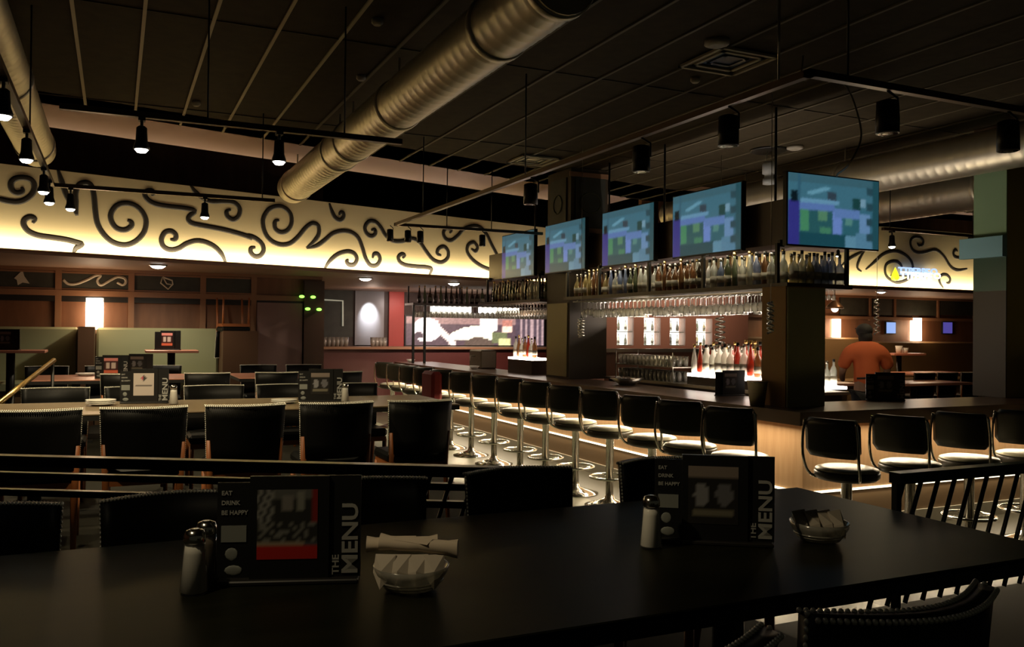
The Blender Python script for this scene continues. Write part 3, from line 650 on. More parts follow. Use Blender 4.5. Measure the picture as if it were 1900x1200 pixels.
obj('chalk_ring', MB().tube([(5.58+0.15*math.cos(2*PI*k/20), 9.725, (za+zz)/2+0.13*math.sin(2*PI*k/20)) for k in range(20)], 0.008, 5, closed=True), mat('dim_chalk', (0.1, 0.11, 0.06), 0.9), col, True)
obj('frame', MB().box(5.27, 5.86, 9.72, 9.74, zz, zz+0.06).box(5.27, 5.86, 9.72, 9.74, za-0.06, za), woodtrim, col, True)

# canopy with bottle shelf over the bar
cw = mat('dark_canopy_wood', (0.055, 0.030, 0.017), 0.45)
can = thing('bar_canopy', 'dark wooden canopy over the bar with a bottle shelf under the televisions', 'canopy', (5.5, 5.7, 2.08))
SX = 5.2
obj('shelf', MB().poly([(SX, 9.74), (SX, 5.7), (5.95, 5.7), (5.95, 6.2), (5.75, 6.2), (5.75, 9.74)], 2.08, 2.12).poly([(SX, 12.6), (SX, 10.41), (5.75, 10.41), (5.75, 12.6)], 2.08, 2.12), cw, can, True)
obj('fascia', MB().poly([(5.3, 9.74), (5.3, 5.84), (6.35, 5.84), (6.35, 6.3), (5.8, 6.3), (5.8, 9.74)], 2.47, 2.86).poly([(5.3, 12.4), (5.3, 10.41), (5.8, 10.41), (5.8, 12.4)], 2.47, 2.86), cw, can, True)
for y in (5.86, 6.9, 7.85, 8.9, 9.7, 10.5, 12.3):
    obj('shelf_bracket', MB().box(5.22, 5.25, y-0.015, y+0.015, 2.12, 2.47).box(5.25, 5.3, y-0.015, y+0.015, 2.44, 2.5), blackm, can, True)
obj('shelf_bracket', MB().box(5.9, 5.93, 5.72, 5.75, 2.12, 2.5).box(5.9, 5.93, 5.75, 5.84, 2.47, 2.5), blackm, can, True)
for y in (6.3, 8.1, 9.3, 11.4): obj('ceiling_hanger', MB().cyl((5.6, y, 2.86), (5.6, y, 3.8), 0.012, 6), blackm, can, True)
for xx in (5.33, 5.45, 5.57): obj('glass_rail', MB().box(xx-0.004, xx+0.004, 5.9, 9.72, 2.055, 2.065).box(xx-0.004, xx+0.004, 6.0, 6.02, 2.065, 2.08).box(xx-0.004, xx+0.004, 9.6, 9.62, 2.065, 2.08), steel, can, True)
fcan = thing('bar_canopy', 'far cross canopy of the bar carrying a row of dark bottles and hanging glasses', 'canopy', (6.3, 15.3, 2.15))
obj('shelf', MB().box(4.95, 7.9, 15.1, 15.6, 2.14, 2.18), cw, fcan, True)
obj('fascia', MB().box(5.0, 7.9, 15.3, 15.6, 2.52, 2.70), cw, fcan, True)
for x in (4.97, 6.0, 7.0, 7.86): obj('ceiling_hanger', MB().cyl((x, 15.45, 2.18), (x, 15.45, 4.9), 0.015, 6), blackm, fcan, True)
for x in (4.98, 5.2): obj('bar_post', MB().box(x-0.02, x+0.02, 15.15, 15.19, 1.07, 2.14), blackm, fcan, True)

# televisions
def tvpic(u, v):
    n = 0.85+0.3*random.random()
    c = (0.035, 0.13, 0.19)
    if v > 0.55: c = (0.045, 0.145, 0.20)
    if v > 0.88: c = (0.04, 0.115, 0.15)
    if 0.60 < v < 0.66 and 0.1 < u < 0.55: c = (0.12, 0.28, 0.42)
    if 0.10 < u < 0.13 and 0.5 < v: c = (0.03, 0.10, 0.15)
    if 0.5 < v < 0.60 and 0.12 < u < 0.5: c = (0.09, 0.17, 0.40)
    if 0.72 < v < 0.84 and 0.2 < u < 0.45 and abs((v-0.72)-(u-0.2)*0.5) < 0.03: c = (0.12, 0.3, 0.4)
    if 0.42 < u < 0.52 and 0.66 < v < 0.78: c = (0.03, 0.05, 0.07)
    if 0.70 < u < 0.79 and 0.55 < v < 0.72: c = (0.01, 0.05, 0.05)
    if 0.79 < u < 0.85 and 0.6 < v < 0.72: c = (0.16, 0.3, 0.4)
    if 0.18 < v < 0.5:
        if 0.13 < u < 0.48: c = (0.02, 0.09, 0.10)
        if 0.13 < u < 0.22 and v > 0.2: c = (0.055, 0.22, 0.11)
        if 0.32 < u < 0.42 and v > 0.36: c = (0.08, 0.21, 0.12)
        if 0.34 < u < 0.46 and v < 0.27: c = (0.05, 0.19, 0.11)
        if 0.48 < u < 0.58: c = (0.13, 0.22, 0.52)
        if 0.6 < u < 0.78: c = (0.025, 0.11, 0.14)
        if 0.62 < u < 0.70 and v > 0.32: c = (0.08, 0.22, 0.20)
        if 0.78 < u < 0.9: c = (0.12, 0.24, 0.42)
    if 0.5 < u < 0.78 and 0.42 < v < 0.55: c = (0.10, 0.19, 0.42)
    if v < 0.18: c = (0.01, 0.06, 0.08)
    if v < 0.17 and 0.62 < u < 0.74: c = (0.10, 0.24, 0.34)
    if v < 0.22 and 0.74 < u < 0.93: c = (0.08, 0.20, 0.30)
    if 0.86 < u < 0.93 and int(v*9) % 2: c = (0.02, 0.06, 0.08)
    if u > 0.93: c = (0.015, 0.07, 0.09)
    if 0.0 < u < 0.12 and v < 0.62: c = (0.03, 0.03, 0.20)
    if 0.03 < u < 0.10 and 0.60 < v < 0.76: c = (0.003, 0.01, 0.015)
    return tuple(k*n*0.85 for k in c)
TW, TH = 1.06, 0.615
tv = thing('television', 'x', 'television')
tf = MB()
tf.box(-TW/2-0.012, TW/2+0.012, 0, 0.05, -TH/2-0.014, TH/2+0.012, 0.004)
obj('case', tf, blackm, tv)
def tvblur(u, v):
    a = [0, 0, 0]
    for k in range(14):
        c = tvpic(min(1, max(0, u+random.gauss(0, 0.006))), min(1, max(0, v+random.gauss(0, 0.009))))
        a = [p+q/14 for p, q in zip(a, c)]
    return tuple(a)
sc_ = picture(TW, TH, 84, 48, tvblur); 
for v in sc_.v: v.y = -0.003
obj('screen', sc_, picmat('television_picture', 1.0), tv, label='screen showing a dim blue kitchen scene')
obj('wall_mount', MB().box(-0.12, 0.12, 0.05, 0.09, -0.1, 0.1), blackm, tv)
zc = (EYE+1.39+EYE+1.39-0.62)/2
tvs = [((5.75+0.0, 5.72, zc), 0, 'largest television, facing the camera at the right end of the row'),
       ((5.19, 6.82, zc), -PI/2, 'television angled away, second from the right in the row'),
       ((5.19, 8.23, zc), -PI/2, 'middle television of the row over the bar'),
       ((5.17, 9.67, zc), -PI/2, 'television in front of the chalkboard column'),
       ((5.17, 11.08, zc), -PI/2, 'smallest television at the far left of the row')]
for i, (l, r, lab) in enumerate(tvs):
    if i == 0: place(tv, l, r); tv['label'] = lab; tv['group'] = 'televisions over the bar'
    else: dup(tv, l, r, lab, 'televisions over the bar')

# ------------------------------------------------------------------ bottles and glasses
def bottle_proto(kind):
    b = thing('liquor_bottle', 'x', 'bottle')
    if kind == 0: pr = [(0.033, 0), (0.037, 0.01), (0.037, 0.17), (0.03, 0.2), (0.014, 0.23), (0.013, 0.28)]
    elif kind == 1: pr = [(0.036, 0), (0.042, 0.01), (0.042, 0.13), (0.036, 0.16), (0.013, 0.2), (0.013, 0.26)]
    else: pr = [(0.026, 0), (0.032, 0.02), (0.036, 0.12), (0.022, 0.2), (0.012, 0.25), (0.012, 0.30)]
    return b, pr
BP = []
for ci, (cn, c) in enumerate((('clear', (0.7, 0.72, 0.66)), ('amber', (0.30, 0.15, 0.06)), ('green', (0.16, 0.19, 0.10)), ('blue-grey', (0.28, 0.34, 0.5)), ('yellow', (0.5, 0.42, 0.18)), ('red', (0.42, 0.05, 0.02)), ('dark', (0.06, 0.04, 0.02)))):
    for k in range(3):
        b, pr = bottle_proto(k)
        obj('glass_body', MB().lathe(pr, 12), bottlemat(cn+'_bottle_glass', c), b)
        top = pr[-1][1]
        obj('cap', MB().lathe([(0.015, top-0.01), (0.015, top+0.022)], 10), (blackm, steel, brass)[k], b)
        r = pr[1][0]+0.001
        obj('paper_label', MB().lathe([(r, 0.045), (r, 0.11)], 12), mat('cream_bottle_label', (0.55, 0.52, 0.42), 0.7) if ci != 6 else mat('dark_bottle_label', (0.15, 0.14, 0.1), 0.7), b)
        BP.append([b, cn, False])
def bottle(ci, k, loc, lab, grp, sc=1.0):
    e = BP[ci*3+k]
    if not e[2]:
        e[2] = True; place(e[0], loc, random.random()*6); e[0]['label'] = lab; e[0]['group'] = grp; e[0].scale = (sc, sc, sc); return e[0]
    return dup(e[0], loc, random.random()*6, lab, grp, (sc, sc, sc))
CN = ['clear', 'amber', 'green', 'blue-grey', 'yellow', 'red', 'dark']
# left run of the hanging shelf: sections of colour as in the photo
def section(y0, y1, cols, where, xs=(5.30, 5.42)):
    for ri, x in enumerate(xs):
        y = y0
        while y < y1:
            ci = random.choice(cols)
            if not any(abs(y-b_) < 0.055 and x < 5.31 for b_ in (5.86, 6.9, 7.85, 8.9, 9.7, 10.5, 12.3)):
                bottle(ci, random.randrange(3), (x+random.uniform(-0.008, 0.008), y, 2.12), CN[ci]+' glass bottle on the hanging shelf, '+where, 'bottles on the hanging shelf')
            y += random.uniform(0.095, 0.112)
section(6.0, 6.85, [1, 2, 2, 3, 0], 'under the second television from the right')
section(6.95, 7.8, [6, 1, 0, 1], 'below the gap right of the middle television')
section(7.9, 8.85, [0, 0, 2, 3], 'under the middle television')
section(8.95, 9.65, [4, 1, 1, 0], 'just right of the chalkboard column')
section(10.55, 12.25, [2, 6, 1, 0], 'left of the chalkboard column')
x = 5.36
while x < 5.9:
    for ri, y in enumerate((5.79, 5.92)):
        ci = 3 if x > 5.55 else random.choice([4, 0])
        bottle(ci, random.choice([0, 1]), (x, y, 2.12), CN[ci]+' glass bottle at the right end of the hanging shelf, below the largest television', 'bottles on the hanging shelf', 0.97)
    x += 0.088
x = 5.1
while x < 7.8:
    ci = random.choice([6, 6, 2, 6]); bottle(ci, random.randrange(3), (x, 15.2, 2.18), 'dark bottle on the far cross canopy', 'bottles on the far canopy', 1.0); x += 0.105
# wine glasses hanging upside down
wg = thing('wine_glass', 'x', 'glass')
obj('bowl', MB().lathe([(0.006, -0.085), (0.028, -0.10), (0.038, -0.13), (0.034, -0.18)], 12), glassb, wg)
obj('stem', MB().lathe([(0.032, 0), (0.03, -0.004), (0.004, -0.012), (0.004, -0.088)], 12), glassb, wg)
used = [False]
def hang(loc, lab, grp, s=1.0):
    if not used[0]: used[0] = True; place(wg, loc); wg['label'] = lab; wg['group'] = grp; return
    dup(wg, loc, 0, lab, grp, (s, s, s))
for x in (5.39, 5.51, 5.63):
    y = 6.15
    while y < 9.6:
        hang((x, y+random.uniform(-0.01, 0.01), 2.055), 'stemmed glass hanging upside down under the bottle shelf, right of the chalkboard column', 'glasses hanging under the bottle shelf', random.choice((0.95, 1.08))); y += 0.094
y = 10.6
while y < 12.4:
    hang((5.45, y, 2.08), 'stemmed glass hanging upside down under the shelf left of the chalkboard column', 'glasses hanging left of the column'); y += 0.1
x = 5.1
while x < 7.8:
    for y in (15.2, 15.4): hang((x, y, 2.14), 'stemmed glass hanging from the far cross canopy', 'glasses on the far canopy', 1.25)
    x += 0.105
x = 5.55
while x < 5.9:
    hang((x, 5.85, 2.08), 'small glass hanging under the right end of the bottle shelf', 'small glasses at the shelf end', 0.5); x += 0.055
area('bottle_fill_light', (5.27, 7.8, 2.45), 0.02, 3.8, 5, (1.0, 0.86, 0.6), (Vector((0.3, 0, -1)), Vector((1, 0, 0))))  # added fill to brighten the shelf bottles, no fitting of its own
area('bottle_fill_light', (5.62, 5.74, 2.45), 0.6, 0.02, 1.5, (1.0, 0.88, 0.7), (Vector((0, 0.3, -1)), Vector((1, 0, 0))))
area('rack_fill_light', (5.9, 7.9, 1.75), 0.03, 3.4, 22, (1.0, 0.85, 0.72), (Vector((-0.5, 0, 1)), Vector((1, 0, 0.4))))  # added fill lighting the rack from inside the bar

# inner back bar with lit liquor step
bb = thing('back_bar_cabinet', 'dark back bar counter inside the bar with a glowing liquor step', 'back bar', (6.1, 8, 0))
obj('cabinet', MB().box(5.8, 6.6, 6.45, 9.6, 0, 1.08), mat('dark_back_bar_wood', (0.045, 0.025, 0.015), 0.45), bb, True)
obj('steel_top', MB().box(5.75, 6.65, 6.4, 9.65, 1.08, 1.11), steel, bb, True)
obj('liquor_step', MB().box(5.8, 6.2, 6.55, 7.92, 1.111, 1.20), mat('dark_back_bar_wood', (0.045, 0.025, 0.015), 0.45), bb, True)
obj('glowing_step_top', MB().box(5.80, 6.2, 6.55, 7.92, 1.201, 1.235), ledbr, bb, True, 'glowing white step top')
for ri, x in enumerate((5.86, 5.98, 6.1)):
    y = 6.62
    while y < 7.9:
        if y < 6.95: ci = random.choice([1, 5, 5, 1])
        elif y < 7.2: ci = random.choice([5, 4, 0])
        else: ci = random.choice([0, 0, 0, 5]) if y < 7.7 else random.choice([5, 0, 6])
        bottle(ci, random.choice([0, 1, 2]), (x, y, 1.236), CN[ci]+' bottle on the glowing liquor step, '+('front row' if ri == 0 else 'middle row' if ri == 1 else 'back row'), 'bottles on the glowing step', random.uniform(0.95, 1.2))
        y += random.uniform(0.095, 0.115)
area('liquor_glow', (6.0, 7.2, 1.5), 0.3, 1.2, 3, PINK, (Vector((-0.3, 0, -1)), Vector((1, 0, 0))))
tumb = thing('tumbler', 'x', 'glass')
obj('side', MB().lathe([(0.028, 0), (0.036, 0.12), (0.034, 0.118), (0.026, 0.01)], 12), glassb, tumb)
tu = [False]
def tumbler(loc, lab, grp, s=1.0):
    if not tu[0]: tu[0] = True; place(tumb, loc); tumb['label'] = lab; tumb['group'] = grp; tumb.scale = (s, s, s); return
    dup(tumb, loc, 0, lab, grp, (s, s, s))
rk = thing('glass_rack', 'two-tier rack of upturned tumblers on the back bar', 'rack', (5.98, 8.8, 1.11))
obj('shelf', MB().box(5.8, 6.15, 8.2, 9.45, 1.275, 1.285), steel, rk, True)
for (x, y) in ((5.81, 8.21), (6.14, 8.21), (5.81, 9.44), (6.14, 9.44)): obj('leg', MB().cyl((x, y, 1.111), (x, y, 1.45), 0.008, 6), steel, rk, True)
for z, w_ in ((1.111, 'bottom tier'), (1.286, 'top tier')):
    for x in (5.86, 5.95, 6.04):
        for i in range(14): tumbler((x, 8.28+i*0.086, z), 'clear tumbler in the back bar rack, '+w_, 'tumblers in the back bar rack')
point('back_bar_light', (5.65, 8.6, 1.9), 2.5, WARM, 0.1)

# cooler wall with lit windows
CY_ = 10.6
ck = thing('cooler_cabinet', 'red-brown wooden cooler wall with four lit glass windows behind the bar', 'cooler', (7.2, CY_, 0))
cxa, cxb = aty(1122, 600, CY_).x, 8.9
wins = [(1145, 1176), (1195, 1226), (1243, 1272), (1292, 1322)]
zwt, zwb = aty(1200, 589, CY_).z, aty(1200, 641, CY_).z
cb_ = MB(); xs = [cxa]
for a, b in wins: xs += [aty(a, 600, CY_).x, aty(b, 600, CY_).x]
xs.append(cxb)
for i in range(0, len(xs), 2): cb_.box(xs[i], xs[i+1], CY_, CY_+0.5, 0, 2.35)
for i in range(1, len(xs)-1, 2): cb_.box(xs[i], xs[i+1], CY_, CY_+0.5, 0, zwb).box(xs[i], xs[i+1], CY_, CY_+0.5, zwt, 2.35)
woodp = mat('pinkish_cooler_wood', (0.36, 0.17, 0.11), 0.45)
obj('cabinet', cb_, woodp, ck, True)
obj('counter_ledge', MB().box(cxa-0.2, cxb, CY_-0.25, CY_-0.001, zwb-0.09, zwb-0.04), steel, ck, True)
lk = mat('lit_cooler_back', (0.8, 0.8, 0.8), emit=(0.95, 0.93, 0.9), es=4.5)
for i in range(4):
    a, b = xs[1+2*i], xs[2+2*i]; wd = b-a; hh = zwt-zwb
    wn_ = obj('window', MB().box(a, b, CY_+0.02, CY_+0.025, zwb, zwt), glass, ck, True)
    obj('lit_interior', MB().box(a, b, CY_+0.17, CY_+0.19, zwb, zwt), lk, wn_, True)
    obj('inner_shelf', MB().box(a, b, CY_+0.04, CY_+0.16, zwb+hh*0.47, zwb+hh*0.5).box(a, b, CY_+0.04, CY_+0.16, zwb, zwb+0.01), steel, wn_, True)
cg = [(3, 'tall blue-labelled'), (0, 'clear'), (0, 'pale'), (4, 'yellow')]
for i in range(4):
    a, b = xs[1+2*i], xs[2+2*i]; hh = zwt-zwb
    for lvl in (0, 1):
        for k in range(2):
            ci = [(0, 2), (2, 0), (6, 0), (4, 2)][i][(k+lvl) % 2]
            s_ = hh*0.42/0.32
            bottle(ci, k, (a+(b-a)*(0.3+0.42*k), CY_+0.10, zwb+0.011+(hh*0.5 if lvl else 0)), CN[ci]+' bottle in the '+ORD(i)+' cooler window from the left, '+('upper' if lvl else 'lower')+' shelf', 'bottles in the cooler windows', s_)
area('cooler_wall_light', (7.3, 9.9, 2.4), 2.4, 0.1, 12, PINK, (Vector((0, 0.6, -1)), Vector((1, 0, 0))))
# twisted glass strands
def strand(px, y0, y1, Y, lab, w=0.03):
    a, b = aty(px, y0, Y), aty(px, y1, Y); P = []; n = 44
    for i in range(n+1):
        t = i/n; P.append((a.x+w*math.cos(t*40), a.y+w*math.sin(t*40), a.z+(b.z-a.z)*t))
    s = thing('glass_strand', lab, 'ornament', tuple(a), 0)
    obj('twist', MB().tube(P, 0.011, 6), mat('bright_twisted_glass', (0.85, 0.8, 0.72), 0.15, 0.8), s, True)
    obj('cord', MB().cyl(tuple(a), (a.x, a.y, 3.8), 0.003, 5), steel, s, True)
strand(1336, 588, 650, 8.3, 'bright twisted glass strand above the glowing liquor step', 0.055)
strand(1430, 560, 618, 5.5, 'bright twisted glass strand in front of the brown post', 0.022)
strand(1627, 556, 620, 7.5, 'bright twisted glass strand above the person in orange', 0.025)
strand(1078, 590, 625, 8.6, 'small twisted glass strand right of the chalkboard column', 0.03)

q = aty(1549, 568, 8.2)
pl = thing('pendant_lamp', 'small lit pendant lamp hanging just right of the brown post', 'pendant', tuple(q))
obj('shade', MB().lathe([(0.11, -0.03), (0.10, 0.0), (0.03, 0.07), (0.012, 0.09)], 18, tuple(q)), mat('bronze_shade', (0.25, 0.12, 0.06), 0.35, 0.7), pl, True)
obj('bulb', MB().sph((q.x, q.y, q.z-0.03), 0.045, 12, 8), mat('warm_bulb', (1, 1, 1), emit=(1, 0.9, 0.75), es=6), pl, True)
obj('cord', MB().cyl((q.x, q.y, q.z+0.09), (q.x, q.y, 3.8), 0.004, 5), blackm, pl, True)
# bucket, menu, bowl, napkins on the bar
def lathe_thing(name, lab, cat, loc, prof, m_, grp=None, extra=None):
    t = thing(name, lab, cat, loc, 0, grp); obj('body', MB().lathe(prof, 20), m_, t)
    if extra: obj(extra[0], MB().lathe(extra[1], 20), extra[2], t)
    return t
p = atz(1405, 752, zb); lathe_thing('ice_bucket', 'steel bucket on the bar beside the brown post', 'bucket', tuple(p), [(0.06, 0), (0.085, 0.2), (0.09, 0.2), (0.09, 0.21), (0.08, 0.205), (0.056, 0.01)], mat('dull_bucket_steel', (0.42, 0.36, 0.26), 0.45, 0.5), None, ('rim', [(0.086, 0.195), (0.092, 0.2), (0.086, 0.207)], chrome))
p = Vector((5.38, 8.5, zb)); lathe_thing('mixing_bowl', 'wide shallow bowl on the bar left of the nearest stools', 'bowl', tuple(p), [(0.08, 0), (0.2, 0.08), (0.19, 0.08), (0.07, 0.01)], steel, None, ('rim', [(0.19, 0.078), (0.205, 0.083), (0.19, 0.088)], chrome))
p = atz(1800, 700, zb)

# ------------------------------------------------------------------ menu holders
menub = mat('black_menu_card', (0.008, 0.008, 0.008), 0.4); grayt = mat('grey_menu_print', (0.33, 0.33, 0.31), 0.6); redt = mat('red_menu_print', (0.30, 0.02, 0.012), 0.5)
def cardpic(style):
    def f(u, v):
        n = random.random()
        if style == 0:
            if v < 0.18: return (0.30, 0.015, 0.01)
            if v < 0.26: return (0.22, 0.17, 0.12) if u < 0.8 else (0.05, 0.05, 0.06)
            if v < 0.52: return (0.12, 0.12, 0.11) if n > 0.62 else (0.02, 0.02, 0.018)
            if u > 0.88: return (0.16, 0.015, 0.012)
            if u < 0.3: return (0.16, 0.16, 0.15) if int((u*0.7+v)*26) % 2 else (0.03, 0.03, 0.03)
            if 0.42 < u < 0.6 and 0.68 < v < 0.9: return (0.14, 0.13, 0.12)
            if 0.65 < u < 0.8 and 0.7 < v < 0.95: return (0.16, 0.16, 0.14)
            return (0.08, 0.08, 0.075) if v > 0.85 else (0.02, 0.02, 0.018)
        if style == 1:
            if v > 0.78: return (0.16, 0.13, 0.11)
            if ((u-0.27)/0.15)**2+((v-0.5)/0.2)**2 < 1: return (0.16, 0.16, 0.17)
            if ((u-0.72)/0.17)**2+((v-0.52)/0.2)**2 < 1: return (0.10, 0.10, 0.11)
            if 0.12 < v < 0.24 and 0.1 < u < 0.9: return (0.12, 0.11, 0.08)
            return (0.015, 0.014, 0.013)
        if style == 2:
            if ((u-0.5)/0.13)**2+((v-0.78)/0.12)**2 < 1: return (0.45, 0.08, 0.12) if u < 0.5 else (0.05, 0.05, 0.05)
            if 0.44 < v < 0.5 and 0.12 < u < 0.88: return (0.08, 0.07, 0.07)
            return (0.50, 0.44, 0.40)
        if v > 0.8: return (0.75, 0.28, 0.25)
        if v < 0.2: return (0.65, 0.15, 0.08)
        if 0.3 < v < 0.7 and (0.15 < u < 0.4 or 0.55 < u < 0.85): return (0.6, 0.5, 0.45)
        return (0.06, 0.02, 0.02)
    return (lambda u, v: tuple(min(0.9, 1.4*c) for c in f(u, v))) if style < 2 else f
def menu(loc, rz, lab, style, text=True, s=1.0, group='menu holders'):
    t = thing('menu_holder', lab, 'menu holder', loc, rz, group); t.scale = (s, s, s)
    obj('left_card', MB().box(-0.175, -0.07, 0.004, 0.010, 0.012, 0.245), menub, t)
    ctr = obj('centre_card', MB().box(-0.095, 0.095, -0.012, 0.004, 0.0, 0.262), menub, t)
    obj('right_card', MB().box(0.085, 0.172, -0.003, 0.003, 0.012, 0.262), menub, t)
    obj('stand', MB().box(-0.17, 0.168, -0.03, 0.035, 0, 0.012, 0.003), edgeblk, t)
    pc = picture(0.145, 0.17, 16, 18, cardpic(style)); 
    for v in pc.v: v.y = -0.0135; v.z += 0.145; v.x -= 0.005
    obj('printed_picture', pc, picmat('menu_print', 0, True), ctr, label='printed picture')
    if text:
        words('menu_lettering', 'MENU', 0.054, (0.164, -0.005, 0.018), (PI/2, -PI/2, 0), grayt, t, sx=1.18)
        words('menu_lettering', 'THE', 0.024, (0.119, -0.005, 0.018), (PI/2, -PI/2, 0), grayt, t, sx=1.1)
        for k, b in enumerate(('EAT', 'DRINK', 'BE HAPPY')): words('card_lettering', b, 0.0145, (-0.165, 0.0025, 0.215-0.024*k), (PI/2, 0, 0), grayt, t)
        obj('card_picture', MB().box(-0.165, -0.105, 0.002, 0.0038, 0.10, 0.14).sph((-0.14, 0.004, 0.07), 0.016, 10, 6, (1, 0.1, 1)).sph((-0.135, 0.004, 0.03), 0.022, 10, 6, (1, 0.1, 0.6)), mat('dim_card_print', (0.2, 0.21, 0.19), 0.6), t)
    return t
ZT = 1.10
p = atz(540, 1084, ZT); menu((p.x, p.y+0.02, ZT), -YAW+0.12, 'black menu holder on the nearest table with a red-edged printed card', 0, s=0.93)
p = atz(1325, 1008, ZT); menu((p.x, p.y, ZT), -YAW-0.15, 'dark menu holder on the nearest table in front of the bar stools', 1, s=0.93)
p = atz(268, 748, ZT); menu((p.x, p.y, ZT), -YAW+0.25, 'menu holder with a white card on the second table', 2, s=1.0)
p = atz(595, 745, ZT); menu((p.x, p.y, ZT), -YAW+0.25, 'dark menu holder on the second table, near the right end', 1, s=1.0)
p = aty(207, 690, 10.7); menu((p.x, p.y, ZT), -YAW+0.25, 'menu holder with a red and white card on the third table', 3, True, 1.0)
p = aty(255, 688, 11.2); menu((p.x, p.y, ZT), -YAW+0.25, 'dark menu holder behind the red and white one', 1, False, 1.0)

# ------------------------------------------------------------------ tables
def rtable(x0, x1, y0, y1, z, base, topm, lab, grp, legs):
    t = thing('dining_table', lab, 'table', ((x0+x1)/2, (y0+y1)/2, base), 0, grp)
    obj('tabletop', MB().box(x0, x1, y0, y1, z-0.012, z, 0.003), topm, t, True)
    obj('edge_band', MB().box(x0+0.002, x1-0.002, y0+0.002, y1-0.002, z-0.045, z-0.0125), edgeblk, t, True)
    for lx in legs:
        obj('pedestal', MB().cyl((lx, (y0+y1)/2, base+0.02), (lx, (y0+y1)/2, z-0.045), 0.045, 14), blackm, t, True)
        obj('foot', MB().box(lx-0.05, lx+0.05, y0+0.15, y1-0.15, base, base+0.03, 0.005).box(lx-0.18, lx+0.18, (y0+y1)/2-0.04, (y0+y1)/2+0.04, base, base+0.03), blackm, t, True)
rtable(-2.6, 2.355, 1.49, 2.52, ZT, PLAT, tableblk, 'long dark table filling the foreground', 'dining tables', (-1.6, 0.46, 1.62))
rtable(-3.4, 2.48, 6.36, 7.4, ZT, PLAT, tablemid, 'long brown table in the second row with two menu holders', 'dining tables', (-2.5, -0.5, 1.7))
rtable(-0.85, 0.93, 10.45, 11.6, ZT, PLAT, tablered, 'red-brown table in the third row, left of the gap', 'dining tables', (-0.4, 0.5))
rtable(1.32, 2.6, 10.45, 11.6, ZT, PLAT, tablered, 'red-brown table in the third row, right of the gap', 'dining tables', (1.95,))
rtable(-4.6, -2.2, 10.45, 11.6, ZT, PLAT, tablered, 'red-brown table cut by the left edge', 'dining tables', (-3.4,))
for px, hw, lab in ((318, 0.33, 'small high table at the olive booth under the sconce'), (20, 0.4, 'small high table at the left edge before the olive booth')):
    c = aty(px, 650, 12.55)
    t = thing('pedestal_table', lab, 'table', (c.x, 12.55, PLAT), 0, 'small booth tables')
    obj('tabletop', MB().box(c.x-hw, c.x+hw, 12.3, 12.8, 1.34, 1.375, 0.005), tablered, t, True)
    obj('pedestal', MB().cyl((c.x, 12.55, PLAT+0.02), (c.x, 12.55, 1.34), 0.05, 12), blackm, t, True)
    obj('foot', MB().lathe([(0.2, 0), (0.2, 0.015), (0.05, 0.03)], 16, (c.x, 12.55, PLAT)), blackm, t, True)
    menu((c.x-0.05, 12.5, 1.375), -0.4, 'small menu holder on the '+('booth table under the sconce' if px > 100 else 'booth table at the left edge'), 3 if px > 100 else 1, False, 1.0)

# ------------------------------------------------------------------ chairs
def chair_proto(name):
    t = thing(name, 'x', 'chair')
    W, ZB, ZTp = 0.235, 0.47, 0.84
    def bow(u): return -0.16-0.075*math.cos(u*PI/2)      # backrest bows away from the sitter
    mb = MB(); n = 12; vs = []
    for dy in (0, 0.04):
        for j in range(5):
            z = ZB+(ZTp-ZB)*j/4
            for i in range(n+1):
                u = -1+2*i/n; vs.append((u*W*(0.94+0.06*j/4), bow(u)+dy-0.03*j/4, z))
    N = n+1; fs = []
    for s_ in (0, 1):
        o = s_*5*N
        for j in range(4):
            for i in range(n):
                q = (o+j*N+i, o+j*N+i+1, o+(j+1)*N+i+1, o+(j+1)*N+i); fs.append(q if s_ == 0 else q[::-1])
    o = 5*N
    for i in range(n): fs.append((4*N+i, 4*N+i+1, o+4*N+i+1, o+4*N+i)); fs.append((i, o+i, o+i+1, i+1))
    for j in range(4): fs.append((j*N, (j+1)*N, o+(j+1)*N, o+j*N)); fs.append((j*N+n, o+j*N+n, o+(j+1)*N+n, (j+1)*N+n))
    mb.add(vs, fs, True)
    back = obj('backrest', mb, black, t)
    nb_ = MB()
    for i in range(44):
        u = -1+2*i/43
        nb_.sph((u*W, bow(u)-0.034, ZTp-0.004), 0.0054, 6, 4); nb_.sph((u*W, bow(u)+0.008, ZTp), 0.0054, 6, 4)
    for j in range(30):
        f_ = j/29; z = ZB+(ZTp-ZB)*f_
        for s_ in (-1, 1): nb_.sph((s_*W*(0.94+0.06*f_), bow(s_)+0.02-0.03*f_, z), 0.0054, 6, 4)
    obj('nail_trim', nb_, nail, back, label='row of pale metal nails')
    obj('seat', MB().box(-0.22, 0.22, -0.17, 0.25, 0.40, 0.47, 0.02), black, t)
    obj('seat_rail', MB().box(-0.21, 0.21, -0.16, 0.24, 0.36, 0.40), woodleg, t)
    for sx in (-1, 1):
        obj('leg', MB().tube([(sx*0.2, 0.22, 0.38), (sx*0.2, 0.23, 0)], [0.02, 0.015], 8), woodleg, t)
        obj('leg', MB().tube([(sx*0.21, -0.165, 0.62), (sx*0.2, -0.15, 0.38), (sx*0.2, -0.22, 0)], [0.018, 0.021, 0.015], 8), woodleg, t)
    return t
chp = chair_proto('dining_chair'); cused = [False]
def chair(x, y, face, lab, grp, s=1.0):
    """face: direction the sitter looks, angle from +Y"""
    if not cused[0]: cused[0] = True; place(chp, (x, y, PLAT), face); chp['label'] = lab; chp['group'] = grp; chp.scale = (s, 1, 1); return chp
    return dup(chp, (x, y, PLAT), face, lab, grp, (s, 1, 1))
colx = [-0.42, 0.17, 0.77, 1.36, 1.95]
